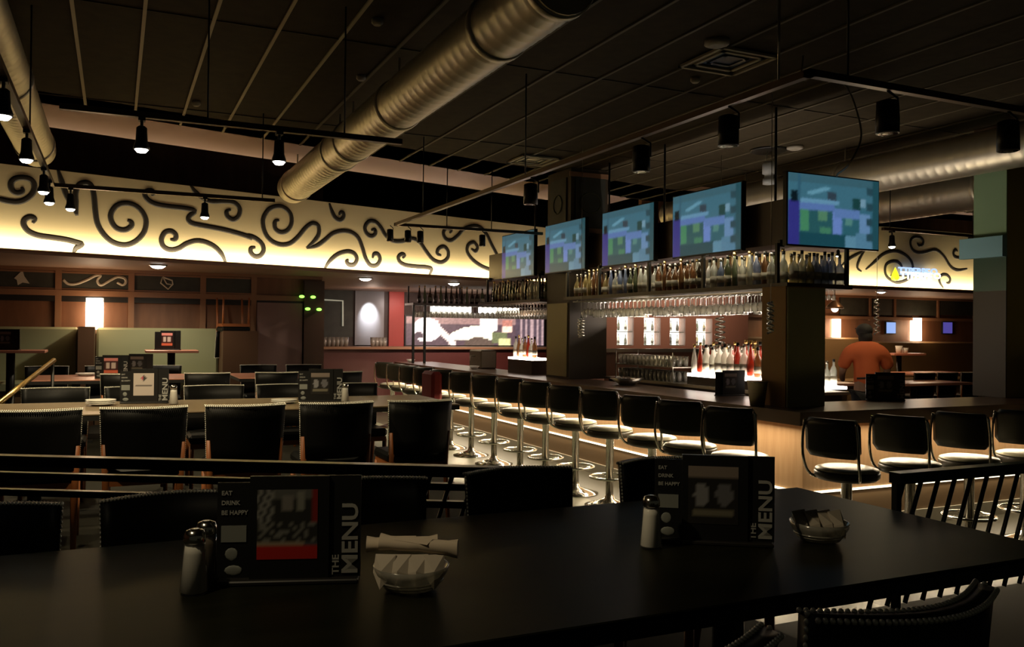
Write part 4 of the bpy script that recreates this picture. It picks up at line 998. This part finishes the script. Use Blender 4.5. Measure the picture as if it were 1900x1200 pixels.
# near side of the foreground table, backs to the camera
N0 = chair(1.235, 1.24, 0.0, 'studded black chair with its curved back at the bottom right corner', 'chairs on the near side of the foreground table', 0.9)
chp.scale = (0.9, 1, 1.045)
N1 = chair(0.70, 1.20, 0.04, 'studded black chair cut by the bottom edge, left of the corner one', 'chairs on the near side of the foreground table', 0.9)
N1.scale = (0.9, 1, 1.045)
for x, y, lab in ((-0.33, 2.52, 'studded chair behind the foreground table at the left edge of the frame'), (0.17, 2.52, 'studded chair behind the foreground table left of the red-edged menu'), (0.74, 2.56, 'studded chair behind the foreground table right of the MENU lettering'), (1.30, 2.58, 'wide studded chair back behind the middle of the foreground table'), (1.93, 2.60, 'studded chair behind the dark menu holder on the foreground table')):
    chair(x, y+0.02-0.02, PI, lab, 'chairs on the far side of the foreground table', 0.86)
for i, x in enumerate(colx): chair(x, 5.93, 0, 'black studded chair on the near side of the second table, '+ORD(i)+' from left', 'chairs on the near side of the second table', 1.05 if i < 4 else 0.98)
chair(-1.02, 5.93, 0, 'black studded chair on the near side of the second table, beyond the left edge', 'chairs on the near side of the second table')
for i, x in enumerate(colx): chair(x, 7.55, PI, 'chair on the far side of the second table, '+ORD(i)+' from left', 'chairs on the far side of the second table', 1.02)
for px, lab in ((0.1, 'left of the white-card menu'), (0.92, 'right of the white-card menu'), (1.66, 'left of the dark menu'), (2.4, 'rightmost, near the dark menu')):
    chair(px, 10.1, 0, 'pale-topped chair on near side of the third row, '+lab, 'chairs on the near side of the third row')
for x, lab in ((-1.9, 'at the left edge'), (-0.75, 'beside the golden handrail'), (-0.1, 'behind the red and white menu'), (0.55, 'behind the gap'), (1.75, 'right of the gap'), (2.35, 'rightmost')):
    chair(x, 11.75, PI, 'chair on the far side of the third row, '+lab, 'chairs on the far side of the third row')
chair(-1.55, 9.3, 0.1, 'chair with pale rails at the left edge behind the golden handrail', 'chairs by the handrail')

struct('trim_8', MB().box(wx(404), wx(466), WY-0.75, WY-0.06, PLAT, 1.64), woodd)
q = dup(chp, (wx(425), WY-0.45, 1.64+0.48), 0, 'chair turned upside down on the wooden divider, its orange legs up', 'upturned chairs')
q.rotation_euler = (PI, 0, 0.1)
# golden handrail
hr = thing('handrail', 'golden sloping handrail at the left between the tables', 'handrail', (-1.6, 8, PLAT))
h0, h1 = aty(-30, 770, 7.6), aty(100, 668, 9.2)
obj('rail', MB().cyl(tuple(h0), tuple(h1), 0.022, 12), brass, hr, True)
for k, q in enumerate((h0.lerp(h1, 0.35), h0.lerp(h1, 0.98))): obj('post', MB().cyl((q.x, q.y, PLAT), (q.x, q.y, q.z), 0.015, 10), blackm, hr, True)

# plates, shakers, napkins
def plate(px, py, lab, r=0.13, stack=3, z=ZT, dy=0):
    p = atz(px, py, z)
    t = thing('plate_stack', lab, 'plates', (p.x, p.y+dy, z))
    for k in range(stack): obj('plate', MB().lathe([(r*0.55, k*0.012), (r, k*0.012+0.018), (r*0.98, k*0.012+0.02), (r*0.5, k*0.012+0.006)], 24), white, t)
    return t
plate(187, 752, 'stack of white plates on the second table left of the white-card menu', 0.105)
plate(527, 748, 'small white plates on the second table left of the dark menu', 0.1, 2)
plate(160, 697, 'white plates on the left third-row table', 0.12, 2)
plate(537, 697, 'white plates on the right third-row table', 0.12, 2)
sh = thing('salt_shaker', 'x', 'shaker')
obj('glass_jar', MB().lathe([(0.029, 0), (0.031, 0.004), (0.024, 0.09), (0.021, 0.112)], 16), glassy('shaker_glass', (0.96, 0.96, 0.95), 0.12, 0.1, 0.02), sh)
obj('salt', MB().lathe([(0.026, 0.004), (0.0285, 0.006), (0.022, 0.088), (0.020, 0.105)], 16), saltm, sh)
obj('metal_cap', MB().lathe([(0.0225, 0.111), (0.0235, 0.114), (0.0235, 0.126), (0.019, 0.137), (0.008, 0.141)], 16), chrome, sh)
p = atz(360, 1100, ZT); place(sh, (p.x, p.y, ZT)); sh['label'] = 'salt shaker on the nearest table left of the red-edged menu'; sh['group'] = 'shakers'
pep = mat('pepper', (0.10, 0.075, 0.05), 0.9)
p = atz(382, 1080, ZT)
s2 = dup(sh, (p.x, p.y, ZT), 0, 'dark pepper shaker half hidden behind the nearest salt shaker', 'shakers')
for ch in s2.children:
    if ch.name.startswith('salt'): ch.data = ch.data.copy(); ch.data.materials[0] = pep
p = atz(1208, 1015, ZT); dup(sh, (p.x, p.y, ZT), 0, 'salt shaker on the nearest table left of the dark menu holder', 'shakers')
p = atz(322, 750, ZT); dup(sh, (p.x, p.y, ZT), 0, 'shaker on the second table right of the white-card menu', 'shakers', (1.1, 1.1, 1.05))
p = atz(640, 745, ZT); dup(sh, (p.x, p.y, ZT), 0, 'shaker on the second table right of the dark menu', 'shakers', (1.1, 1.1, 1.05))
# glass dish with wrapped packets and a rolled napkin on top
def dish(px, py, lab, r, roll=True, side='' , s=1.0):
    p = atz(px, py, ZT)
    t = thing('glass_dish', 'clear ribbed glass dish on the nearest table '+lab, 'dish', (p.x, p.y, ZT), 0, 'glass dishes')
    mb = MB(); mb.lathe([(0.04*s, 0), (0.06*s, 0.006), (0.082*s, 0.04), (0.085*s, 0.055), (0.082*s, 0.055), (0.055*s, 0.012)], 28)
    obj('bowl', mb, glassb, t)
    for k in range(3): obj('rib_ring', MB().tube([((0.058+0.007*k)*s*math.cos(2*PI*i/28), (0.058+0.007*k)*s*math.sin(2*PI*i/28), 0.008+0.008*k) for i in range(28)], 0.0025, 5, closed=True), glassb, t)
    return p
def roll(p, ang, L, r, lab, z, tilt=0.0, grp='napkin rolls'):
    t = thing('napkin_roll', lab, 'napkin', (p.x, p.y, z), ang, grp)
    n = 14; vs = []; m_ = 9
    for i in range(m_):
        f_ = i/(m_-1); x = (f_-0.5)*L
        for k in range(n):
            a = 2*PI*k/n; rr = r*(1+0.10*math.sin(a*2+f_*5)+0.06*math.sin(f_*17+k))*(1.12 if i in (0, m_-1) else 1)
            vs.append((x, rr*math.cos(a), rr*math.sin(a)*0.85+tilt*(f_-0.5)))
    mb = MB(); mb.add(vs, [(i*n+k, i*n+(k+1) % n, (i+1)*n+(k+1) % n, (i+1)*n+k) for i in range(m_-1) for k in range(n)], True)
    mb.add(vs[:n], [tuple(range(n))[::-1]]); mb.add(vs[-n:], [tuple(range(n))])
    obj('rolled_paper', mb, napm, t)
    obj('loose_flap', MB().add([(-L*0.3, -r*0.7, r*0.75), (L*0.12, -r*1.15, r*0.35), (L*0.2, -r*0.1, r*1.0), (-L*0.3, 0, r*0.98)], [(0, 1, 2, 3)]), napm, t)
def fold(p, ang, lab, grp, s=1.0, z=0.0):
    t = thing('folded_napkin', lab, 'napkin', (p.x, p.y, p.z+z), ang, grp)
    mb = MB(); w_, h_ = 0.024*s, 0.075*s
    # pointed wrapped cone leaning out over the rim
    vs = [(-w_, 0.0, h_), (w_, 0.0, h_*1.02), (w_*0.9, -0.022*s, h_*0.5), (0, -0.040*s, 0.008), (-w_*0.95, -0.020*s, h_*0.52), (0, -0.032*s, h_*0.62), (0, 0.012*s, h_*0.9), (0, 0.0, 0.02)]
    mb.add(vs, [(0, 4, 5), (0, 5, 1), (1, 5, 2), (4, 3, 5), (5, 3, 2), (0, 1, 6), (1, 2, 7, 6), (0, 6, 7, 4), (4, 7, 3), (2, 3, 7)])
    obj('wrapped_paper', mb, mat('shaded_paper_napkin', (0.50, 0.44, 0.36), 0.9), t)
c = dish(762, 1092, 'right of the red-edged menu', 0.09)
for k, (dx, w_) in enumerate(((-0.062, 'leftmost'), (-0.03, 'second from left, pointed'), (0.008, 'third from left'), (0.044, 'rightmost'))):
    q = Vector((c.x+dx*math.cos(YAW), c.y-dx*math.sin(YAW)-0.02, ZT)); fold(q, -YAW+dx*3, 'pointed folded napkin in the left glass dish, '+w_, 'folded napkins in the left dish', 1.0, 0.006)
q = Vector((c.x+0.015, c.y-0.01, 0)); roll(q, -YAW-0.05, 0.175, 0.019, 'rolled paper napkin lying across the left glass dish', ZT+0.098, -0.012)
q = Vector((c.x-0.01, c.y+0.035, 0)); roll(q, -YAW+0.1, 0.16, 0.018, 'rolled paper napkin behind the front roll on the left glass dish', ZT+0.094)
c = dish(1520, 1003, 'right of the dark menu holder', 0.085, s=0.95)
for k, (dx, w_) in enumerate(((-0.06, 'leftmost, brightest'), (-0.025, 'second from left'), (0.01, 'third from left'), (0.04, 'rightmost'))):
    q = Vector((c.x+dx*math.cos(YAW), c.y-dx*math.sin(YAW), ZT)); fold(q, -YAW+0.5, 'pointed folded napkin in the right glass dish, '+w_, 'folded napkins in the right dish', 1.05, 0.006)

# ------------------------------------------------------------------ railings
def railing(a, b, zs, lab, nb, zb_, slant, k0=0):
    a = Vector(a); b = Vector(b); d = (b-a).normalized(); n = Vector((-d.y, d.x, 0)); L = (b-a).length
    t = thing('railing', lab, 'railing', (a.x, a.y, PLAT), 0, 'black railings')
    def bar(z0, z1, th, nm):
        mb = MB(); vs = [a+d*u+n*v+Vector((0, 0, z)) for u in (0, L) for v in (-th, th) for z in (z0, z1)]
        mb.add(vs, [(0, 1, 3, 2), (4, 6, 7, 5), (0, 4, 5, 1), (2, 3, 7, 6), (0, 2, 6, 4), (1, 5, 7, 3)]); obj(nm, mb, mat('black_rail_metal', (0.010, 0.010, 0.009), 0.28, 0.4), t, True)
    bar(zs[0]-0.04, zs[0], 0.025, 'top_rail')
    for z in zs[1:]: bar(z-0.025, z, 0.015, 'lower_rail')
    for k in range(k0, nb):
        p = a+d*(L*(k+0.5)/nb); zt_, zb2 = zs[0]-0.04, zb_
        obj('slanted_bar', MB().cyl((p.x, p.y, zt_), tuple(Vector((p.x, p.y, 0))-d*slant+Vector((0, 0, zb2))), 0.009, 6), blackm, t, True)
    for f_ in (0.01, 0.99): p = a+d*L*f_; obj('post', MB().box(p.x-0.012, p.x+0.012, p.y-0.012, p.y+0.012, PLAT, zs[0]-0.04), blackm, t, True)
r0 = atz(940, 866, 1.18); r1 = atz(-60, 842, 1.18)
railing((r1.x, r1.y, 0), (r0.x, r0.y, 0), (1.18, 1.115, 1.05), 'black railing behind the foreground chairs, left part', 26, 0.75, 0.12, 21)
r0 = atz(1636, 872, 1.18); r1 = atz(1990, 851, 1.18)
railing((r0.x, 2.27, 0), (r1.x, 2.27, 0), (1.18,), 'black railing with slanted bars right of the foreground table', 11, 0.70, 0.17)

# ------------------------------------------------------------------ bar stools
st = thing('bar_stool', 'x', 'bar stool')
obj('seat_cushion', MB().lathe([(0.20, 0.711), (0.219, 0.716), (0.212, 0.728), (0.17, 0.74), (0.01, 0.746)], 28), seatm, st)
obj('seat_pan', MB().lathe([(0.15, 0.64), (0.20, 0.65), (0.222, 0.67), (0.225, 0.70), (0.218, 0.7105)], 28), mat('dark_seat_band', (0.035, 0.03, 0.018), 0.4), st)
obj('pedestal', MB().lathe([(0.038, 0.05), (0.038, 0.62), (0.055, 0.63)], 16), chrome, st)
obj('base', MB().lathe([(0.24, 0), (0.24, 0.012), (0.15, 0.035), (0.05, 0.07), (0.04, 0.10)], 28), chrome, st)
rg = MB().tube([(0.19*math.cos(2*PI*k/28), 0.19*math.sin(2*PI*k/28), 0.27) for k in range(28)], 0.012, 8, closed=True)
for k in range(4): a = PI/4+PI/2*k; rg.cyl((0.03*math.cos(a), 0.03*math.sin(a), 0.255), (0.19*math.cos(a), 0.19*math.sin(a), 0.27), 0.008, 6)
obj('footrest_ring', rg, chrome, st)
bk = MB(); n = 12; vs = []; W = 0.20
def rr_out(u, v, k=5): return None
zz0, zz1 = 0.82, 1.09
for dy in (0, 0.045):
    for j in range(7):
        fz = j/6
        ins = 0.035*(1-math.sin(min(1, min(fz, 1-fz)*6+0.05)*PI/2))
        for i in range(n+1):
            u = -1+2*i/n; x = u*(W-ins); vs.append((x, -0.245+0.045*u*u+dy-0.02*fz, zz0+(zz1-zz0)*fz))
N = n+1; fs = []
for s_ in (0, 1):
    o = s_*7*N
    for j in range(6):
        for i in range(n): q = (o+j*N+i, o+j*N+i+1, o+(j+1)*N+i+1, o+(j+1)*N+i); fs.append(q if s_ == 0 else q[::-1])
o = 7*N
for i in range(n): fs.append((6*N+i, 6*N+i+1, o+6*N+i+1, o+6*N+i)); fs.append((i, o+i, o+i+1, i+1))
for j in range(6): fs.append((j*N, (j+1)*N, o+(j+1)*N, o+j*N)); fs.append((j*N+n, o+j*N+n, o+(j+1)*N+n, (j+1)*N+n))
bk.add(vs, fs, True); obj('backrest', bk, backm, st)
for sx in (-1, 1):
    P = smooth([(sx*0.195, -0.225, 1.075), (sx*0.212, -0.225, 0.95), (sx*0.212, -0.215, 0.80), (sx*0.19, -0.16, 0.68), (sx*0.12, -0.06, 0.645), (sx*0.05, 0, 0.64)], 4)
    obj('back_tube', MB().tube(P, 0.0105, 8), chrome, st)
left = [(5.19, 62), (5.81, 60), (6.39, 64), (7.09, 60), (7.79, 63), (8.46, 60), (9.13, 62), (9.89, 60), (10.7, 66), (11.45, 60), (12.2, 62), (12.9, 60), (13.6, 62), (14.3, 60)]
for i, (y, a) in enumerate(left):
    an = math.radians(a); loc = (4.19+0.2*math.sin(an), y+0.2*math.cos(an), 0)
    lab = 'chrome bar stool on the long side of the bar, '+ORD(i)+' from the bar corner'
    if i == 0: place(st, loc, -an); st['label'] = lab; st['group'] = 'bar stools'; st.scale = (1, 1, 1.035)
    else: dup(st, loc, -an, lab, 'bar stools', (1, 1, 1.035))
for i, (x, y, a) in enumerate(((4.76, 4.60, 76), (5.44, 4.64, 70), (6.10, 4.65, 70), (6.78, 4.66, 60), (7.45, 4.66, 60))):
    dup(st, (x, y, 0), -math.radians(a), 'chrome bar stool on the short side of the bar, '+ORD(i)+' from the bar corner', 'bar stools', (1, 1, 1))

# ------------------------------------------------------------------ far kitchen alcove
KY = 18.0
def kp(px, py, Y=KY): return aty(px, py, Y)
def kbox(a, b, c, d, t, Y=KY): p, q = kp(a, d, Y), kp(b, c, Y); return MB().box(p.x, q.x, Y-t, Y, p.z, q.z)
point('kitchen_glow', (4.6, 16.6, 2.2), 6, PINK, 0.1)
struct('wall_kitchen', MB().box(XE, 11, KY+0.001, KY+0.1, 0, 2.50), mat('dark_kitchen_wall', (0.05, 0.03, 0.025), 0.6))
tag(obj('steel_panel', kbox(657, 712, 530, 640, 0.05), greym), 'tall grey steel wall panel lit by a bright round spot', 'panel')
p = kp(684, 540); sl = spot('panel_spot', (p.x, KY-0.35, 2.38), (p.x, KY, 1.95), 170, (1, 1, 1), 55, 1.0)
fw_ = thing('framed_board', 'dark board with a pale right-angled frame line left of the steel panel', 'board', tuple(kp(620, 600)))
obj('board', kbox(592, 655, 530, 625, 0.03), chalk, fw_, True)
obj('frame_line', MB().tube([kp(601, 556, KY-0.05), kp(636, 558, KY-0.05), kp(636, 605, KY-0.05)], 0.018, 6), mat('self_lit_frame', (0.7, 0.68, 0.55), 0.5, emit=(0.8, 0.8, 0.6), es=0.25), fw_, True)  # frame line is no lamp; faint glow put into its material
tag(obj('red_panel', kbox(720, 749, 532, 645, 0.05), redm), 'red painted wall panel left of the football picture', 'panel')
area('red_wash', tuple(kp(745, 560, KY-0.5)), 0.4, 0.1, 2, (1, 0.8, 0.7), (Vector((0, 1, -0.8)), Vector((1, 0, 0))))
def foot(u, v):
    r = random.random()
    c = (0.10, 0.06, 0.07) if v < 0.75 else (0.35, 0.2, 0.18)
    if ((u-0.14)/0.10)**2+((v-0.55)/0.42)**2 < 1: c = (1.2, 1.05, 1.0)
    if ((u-0.09)/0.03)**2+((v-0.35)/0.12)**2 < 1: c = (0.08, 0.05, 0.06)
    if 0.22 < u < 0.34 and v < 0.6 and abs((u-0.22)-(0.6-v)*0.2) < 0.03: c = (1.0, 0.8, 0.7)
    if 0.30 < u < 0.66 and 0.18 < v < 0.68-((u-0.48)/0.18)**2*0.3: c = (1.3, 1.2, 0.9)
    if 0.40 < u < 0.62 and v < 0.3-((u-0.51)/0.11)**2*0.2: c = (0.12, 0.08, 0.06)
    if 0.52 < u < 0.64 and 0.55 < v < 0.95: c = (1.3, 1.2, 1.1)
    if 0.60 < u < 0.72 and 0.1 < v < 0.5: c = (0.16, 0.17, 0.08)
    if 0.68 < u < 0.76 and 0.45 < v < 0.9: c = (0.5, 0.2, 0.15) if v > 0.7 else (1.0, 0.7, 0.55)
    if 0.66 < u < 0.74 and v < 0.25: c = (0.7, 0.65, 0.3)
    if u > 0.78: c = (0.09, 0.06, 0.075) if int(u*70) % 3 else (0.45, 0.3, 0.3)
    return tuple(k*(0.8+0.4*r) for k in c)
fa, fb = kp(752, 640), kp(1008, 591)
fp = thing('backlit_picture', 'long brightly backlit sports picture at the back of the kitchen bar', 'picture', ((fa.x+fb.x)/2, KY, fa.z))
obj('frame', MB().box(fa.x-0.03, fb.x+0.03, KY-0.04, KY, fa.z-0.03, fb.z+0.03), blackm, fp, True)
pc = picture(fb.x-fa.x, fb.z-fa.z, 80, 18, foot)
for v in pc.v: v.x += (fa.x+fb.x)/2; v.y = KY-0.045; v.z += (fa.z+fb.z)/2
obj('printed_picture', pc, picmat('backlit_print', 1.6), fp, True)
for px, w_ in ((836, 'left'), (925, 'right')):
    p0 = kp(px-38, 583, 15.9); p1 = kp(px+38, 568, 15.9)
    t = thing('canopy_light', 'glowing light bar behind the hanging glasses, '+w_+' of two', 'light', ((p0.x+p1.x)/2, 15.88, p0.z), 0, 'light bars')
    obj('tube', MB().box(p0.x, p1.x, 15.88, 15.9, p0.z+0.02, p1.z, 0.004), mat('glowing_tube', (1, 1, 1), emit=(1, 0.9, 0.8), es=5), t, True)
    obj('housing', MB().box(p0.x, p1.x, 15.601, 15.879, p1.z+0.01, 2.18), blackm, t, True)
area('kitchen_light', (6.4, 15.95, 2.1), 2.6, 0.1, 60, PINK, (Vector((0, 0.2, -1)), Vector((1, 0, 0))))
kc = thing('kitchen_counter', 'long maroon counter at the back of the kitchen bar', 'counter', (6, 17.4, 0))
obj('body', MB().box(XE+0.01, 9.5, 17.2, 17.75, 0, 1.28), maroon, kc, True)
obj('counter_top', MB().box(XE+0.01, 9.5, 17.1, 17.8, 1.28, 1.33), woodtrim, kc, True)
for px in list(range(602, 650, 8))+list(range(692, 714, 7)):
    p = kp(px, 625, 17.3); tumbler((p.x, 17.3, 1.33), 'clear glass in the row on the kitchen counter', 'glasses on the kitchen counter', 1.6)
for k, (px, py) in enumerate(((648, 640), (678, 655), (700, 650))):
    pass
mach = thing('espresso_machine', 'boxy steel appliance on the far part of the bar', 'appliance', (5.45, 12.9, zb))
obj('body', MB().box(5.3, 5.58, 12.7, 13.2, zb, zb+0.30, 0.02), mat('dull_steel_body', (0.16, 0.13, 0.09), 0.4, 0.6), mach, True)
obj('spout', MB().tube([(5.3, 12.95, zb+0.2), (5.22, 12.95, zb+0.2), (5.22, 12.95, zb+0.12)], 0.012, 8), steel, mach, True)
rc = thing('draped_cloth', 'dark red cloth hanging over a stool at the far end of the bar', 'cloth', (4.1, 11.45, 0.8))
obj('cloth', MB().box(4.0, 4.16, 11.33, 11.8, 0.66, 1.10, 0.04), mat('dark_red_cloth', (0.16, 0.008, 0.008), 0.8), rc, True)
# far glasses/bottles lit red-orange near the column
gsx = thing('lit_shelf', 'small glowing bottle shelf left of the chalkboard column', 'shelf', (5.44, 11.2, zb))
obj('cabinet', MB().box(5.3, 5.58, 10.85, 11.65, zb+0.001, 1.27), mat('dark_back_bar_wood', (0.045, 0.025, 0.015), 0.45), gsx, True)
obj('glowing_top', MB().box(5.3, 5.58, 10.85, 11.65, 1.27, 1.30), ledbr, gsx, True)
for i in range(7):
    ci = (1, 0, 5, 1, 0, 1, 0)[i]; bottle(ci, i % 3, (5.38, 10.92+i*0.105, 1.30), CN[ci]+' bottle on the small glowing shelf, '+ORD(i)+' from the column', 'bottles beside the column', 1.0)
for i in range(3):
    p = atz((700, 762, 880)[i], (664, 672, 685)[i], zb)
    lathe_thing('white_bowl', 'small white bowl on the far bar top, '+('leftmost', 'middle', 'rightmost')[i]+' of three', 'bowl', (max(p.x, 4.98), p.y, zb), [(0.04, 0), (0.08, 0.05), (0.075, 0.05), (0.035, 0.01)], white, 'white bowls on the far bar', ('rim', [(0.076, 0.048), (0.083, 0.052), (0.076, 0.055)], white))
point('person_fill_light', (6.9, 6.3, 2.0), 7, WARM, 0.1)  # added fill to light the person in orange
point('column_spot', (5.3, 11.3, 1.85), 2.0, (1, 0.6, 0.4), 0.08)

# bar menus and items on the right run
menu(tuple(atz(1355, 734, zb)), -0.1, 'narrow menu holder on the bar beside the steel bucket', 1, False, 0.95)
menu((atz(1635, 742, zb).x, atz(1635, 742, zb).y-0.05, zb), -0.55, 'dark menu holder on the bar in front of the person in orange', 1, True, 1.0)

# ------------------------------------------------------------------ right-hand tables beyond the bar
for (a, b, y, z, lab) in ((1545, 1600, 9.6, 0.95, 'light-edged table behind the person in orange'), (1650, 1806, 9.3, 0.95, 'long table beyond the bar below the right sconce'), (1700, 1806, 10.9, 1.0, 'pale-topped table in front of the right booths')):
    x0, x1 = aty(a, 700, y).x, aty(b, 700, y).x
    t = thing('dining_table', lab, 'table', ((x0+x1)/2, y+0.35, 0.22), 0, 'tables beyond the bar')
    obj('tabletop', MB().box(x0, x1, y, y+0.7, z-0.04, z, 0.005), tablered, t, True)
    obj('pedestal', MB().cyl(((x0+x1)/2, y+0.35, 0.24), ((x0+x1)/2, y+0.35, z-0.04), 0.05, 12), blackm, t, True)
    obj('foot', MB().lathe([(0.25, 0), (0.25, 0.015), (0.05, 0.03)], 16, ((x0+x1)/2, y+0.35, 0.22)), blackm, t, True)
for px, lab in ((1700, 'left'), (1742, 'middle'), (1785, 'right')):
    q = aty(px, 690, 10.3); dup(chp, (q.x, 10.3, 0.22), 0, 'chair with pale-lit top rail beyond the bar, '+lab+' of three', 'chairs beyond the bar', (1, 1, 1))
    obj_ = None
bx = aty(1668, 650, 11.9)
tag(obj('paper_cups', MB().lathe([(0.05, 0), (0.07, 0.14)], 12, (bx.x, 11.9, bx.z-0.05)).lathe([(0.05, 0), (0.065, 0.1)], 12, (bx.x+0.16, 11.9, bx.z-0.05)), white), 'white cups on the booth table behind the person in orange', 'cups')
tt = thing('pedestal_table', 'small high table holding white cups behind the person in orange', 'table', (bx.x, 11.9, 0.22), 0, 'small booth tables')
obj('tabletop', MB().box(bx.x-0.35, bx.x+0.5, 11.7, 12.1, bx.z-0.09, bx.z-0.05, 0.005), tablered, tt, True)
obj('pedestal', MB().cyl((bx.x, 11.9, 0.22), (bx.x, 11.9, bx.z-0.09), 0.05, 12), blackm, tt, True)
for px, col, lab in ((1652, (0.3, 0.5, 1.0), 'blue-white lit screen on the far right wall'), (1757, (0.15, 0.12, 0.6), 'dim violet lit screen on the far right wall')):
    a, b = aty(px-8, 618, 12.97), aty(px+9, 598, 12.97)
    t = thing('wall_screen', lab, 'screen', tuple(a), 0, 'small wall screens')
    obj('case', MB().box(a.x-0.015, b.x+0.015, 12.96, 12.999, a.z-0.015, b.z+0.015), blackm, t, True)
    obj('display', MB().box(a.x, b.x, 12.955, 12.959, a.z, b.z), mat('display_%d' % px, (0, 0, 0), emit=col, es=0.9 if px < 1700 else 0.5), t, True)
# lit bottles glimpsed right of the post
c = aty(1540, 716, 6.9)
lb = thing('lit_shelf', 'glowing white shelf seen right of the brown post', 'shelf', (c.x+0.1, 6.9, 0))
obj('cabinet', MB().box(c.x-0.25, c.x+0.14, 6.8, 7.1, 0, c.z-0.03), mat('dark_back_bar_wood', (0.045, 0.025, 0.015), 0.45), lb, True)
obj('glowing_top', MB().box(c.x-0.25, c.x+0.14, 6.8, 7.1, c.z-0.03, c.z), ledbr, lb, True)
for k in range(3): bottle(0, (0, 1, 0)[k], (c.x-0.16+k*0.095, 6.88, c.z), 'clear bottle glowing on the shelf right of the brown post, '+('hidden end', 'middle', 'right end')[k], 'bottles right of the post', 0.95)

# ------------------------------------------------------------------ person in orange
PC = aty(1610, 650, 7.7)
X0, Y0 = PC.x, 7.7
per = thing('person', 'person in an orange shirt and dark cap standing behind the bar, back turned', 'person', (X0, Y0, 0), -0.55)
def skin(name, verts, edges, radii, m_, root=0, sub=2, parent=None):
    me = bpy.data.meshes.new(name); me.from_pydata(verts, edges, []); me.materials.append(m_)
    o = bpy.data.objects.new(name, me); C.objects.link(o); o.parent = parent
    sk = o.modifiers.new('skin', 'SKIN'); sk.use_smooth_shade = True
    for i, r in enumerate(radii): me.skin_vertices[0].data[i].radius = r if isinstance(r, tuple) else (r, r)
    me.skin_vertices[0].data[root].use_root = True
    ss = o.modifiers.new('subsurf', 'SUBSURF'); ss.levels = sub; ss.render_levels = sub
    return o
skinm = mat('skin', (0.30, 0.17, 0.11), 0.6); orange = mat('orange_shirt', (0.62, 0.13, 0.035), 0.8); hairm = mat('dark_cap', (0.02, 0.016, 0.012), 0.8); trou = mat('black_trousers', (0.01, 0.01, 0.012), 0.8)
V = [(0, 0, 0.98), (0, 0.02, 1.15), (0, 0.05, 1.32), (0, 0.09, 1.44), (0, 0.12, 1.52), (0, 0.14, 1.60), (0, 0.15, 1.68),
     (-0.09, 0, 0.94), (-0.10, 0.02, 0.52), (-0.10, -0.02, 0.09), (-0.10, 0.12, 0.04),
     (0.09, 0, 0.94), (0.10, 0.02, 0.52), (0.10, -0.02, 0.09), (0.10, 0.12, 0.04),
     (-0.19, 0.08, 1.42), (-0.27, 0.10, 1.20), (-0.22, 0.30, 1.10), (-0.19, 0.38, 1.08),
     (0.19, 0.08, 1.42), (0.27, 0.10, 1.20), (0.22, 0.30, 1.10), (0.19, 0.38, 1.08)]
E = [(0, 1), (1, 2), (2, 3), (3, 4), (4, 5), (5, 6), (0, 7), (7, 8), (8, 9), (9, 10), (0, 11), (11, 12), (12, 13), (13, 14), (3, 15), (15, 16), (16, 17), (17, 18), (3, 19), (19, 20), (20, 21), (21, 22)]
Rr = [(0.16, 0.12), (0.14, 0.11), (0.16, 0.12), (0.13, 0.09), 0.055, (0.075, 0.09), (0.07, 0.085), 0.09, 0.06, 0.04, 0.035, 0.09, 0.06, 0.04, 0.035, 0.06, 0.045, 0.035, 0.03, 0.06, 0.045, 0.035, 0.03]
skin('body', V, E, Rr, skinm, 0, 2, per)
skin('shirt', [(0, 0, 1.0), (0, 0.02, 1.16), (0, 0.05, 1.33), (0, 0.085, 1.47), (-0.19, 0.08, 1.43), (-0.28, 0.09, 1.22), (0.19, 0.08, 1.43), (0.28, 0.09, 1.22), (0, 0.11, 1.56)], [(0, 1), (1, 2), (2, 3), (3, 4), (4, 5), (3, 6), (6, 7), (3, 8)], [(0.185, 0.14), (0.165, 0.13), (0.19, 0.15), (0.16, 0.12), 0.10, 0.075, 0.10, 0.075, 0.075], orange, 0, 2, per)
skin('trousers', [(0, 0, 0.97), (-0.09, 0, 0.90), (-0.10, 0.02, 0.52), (-0.10, -0.01, 0.12), (0.09, 0, 0.90), (0.10, 0.02, 0.52), (0.10, -0.01, 0.12)], [(0, 1), (1, 2), (2, 3), (0, 4), (4, 5), (5, 6)], [(0.17, 0.13), 0.105, 0.08, 0.065, 0.105, 0.08, 0.065], trou, 0, 2, per)
per.scale = (1, 1, 1.03)
obj('hair', MB().sph((0, 0.10, 1.60), 0.085, 16, 10, (1.0, 0.8, 1.15)), hairm, per)
obj('cap', MB().sph((0, 0.145, 1.68), 0.102, 16, 10, (0.95, 1.1, 0.85)).box(-0.07, 0.07, 0.22, 0.31, 1.70, 1.712, 0.004), hairm, per)
obj('apron_straps', MB().tube([(-0.15, -0.10, 1.12), (0.0, -0.105, 1.13), (0.15, -0.10, 1.12)], 0.012, 6).tube([(-0.02, -0.11, 1.13), (-0.05, -0.12, 0.98)], 0.01, 6), trou, per)
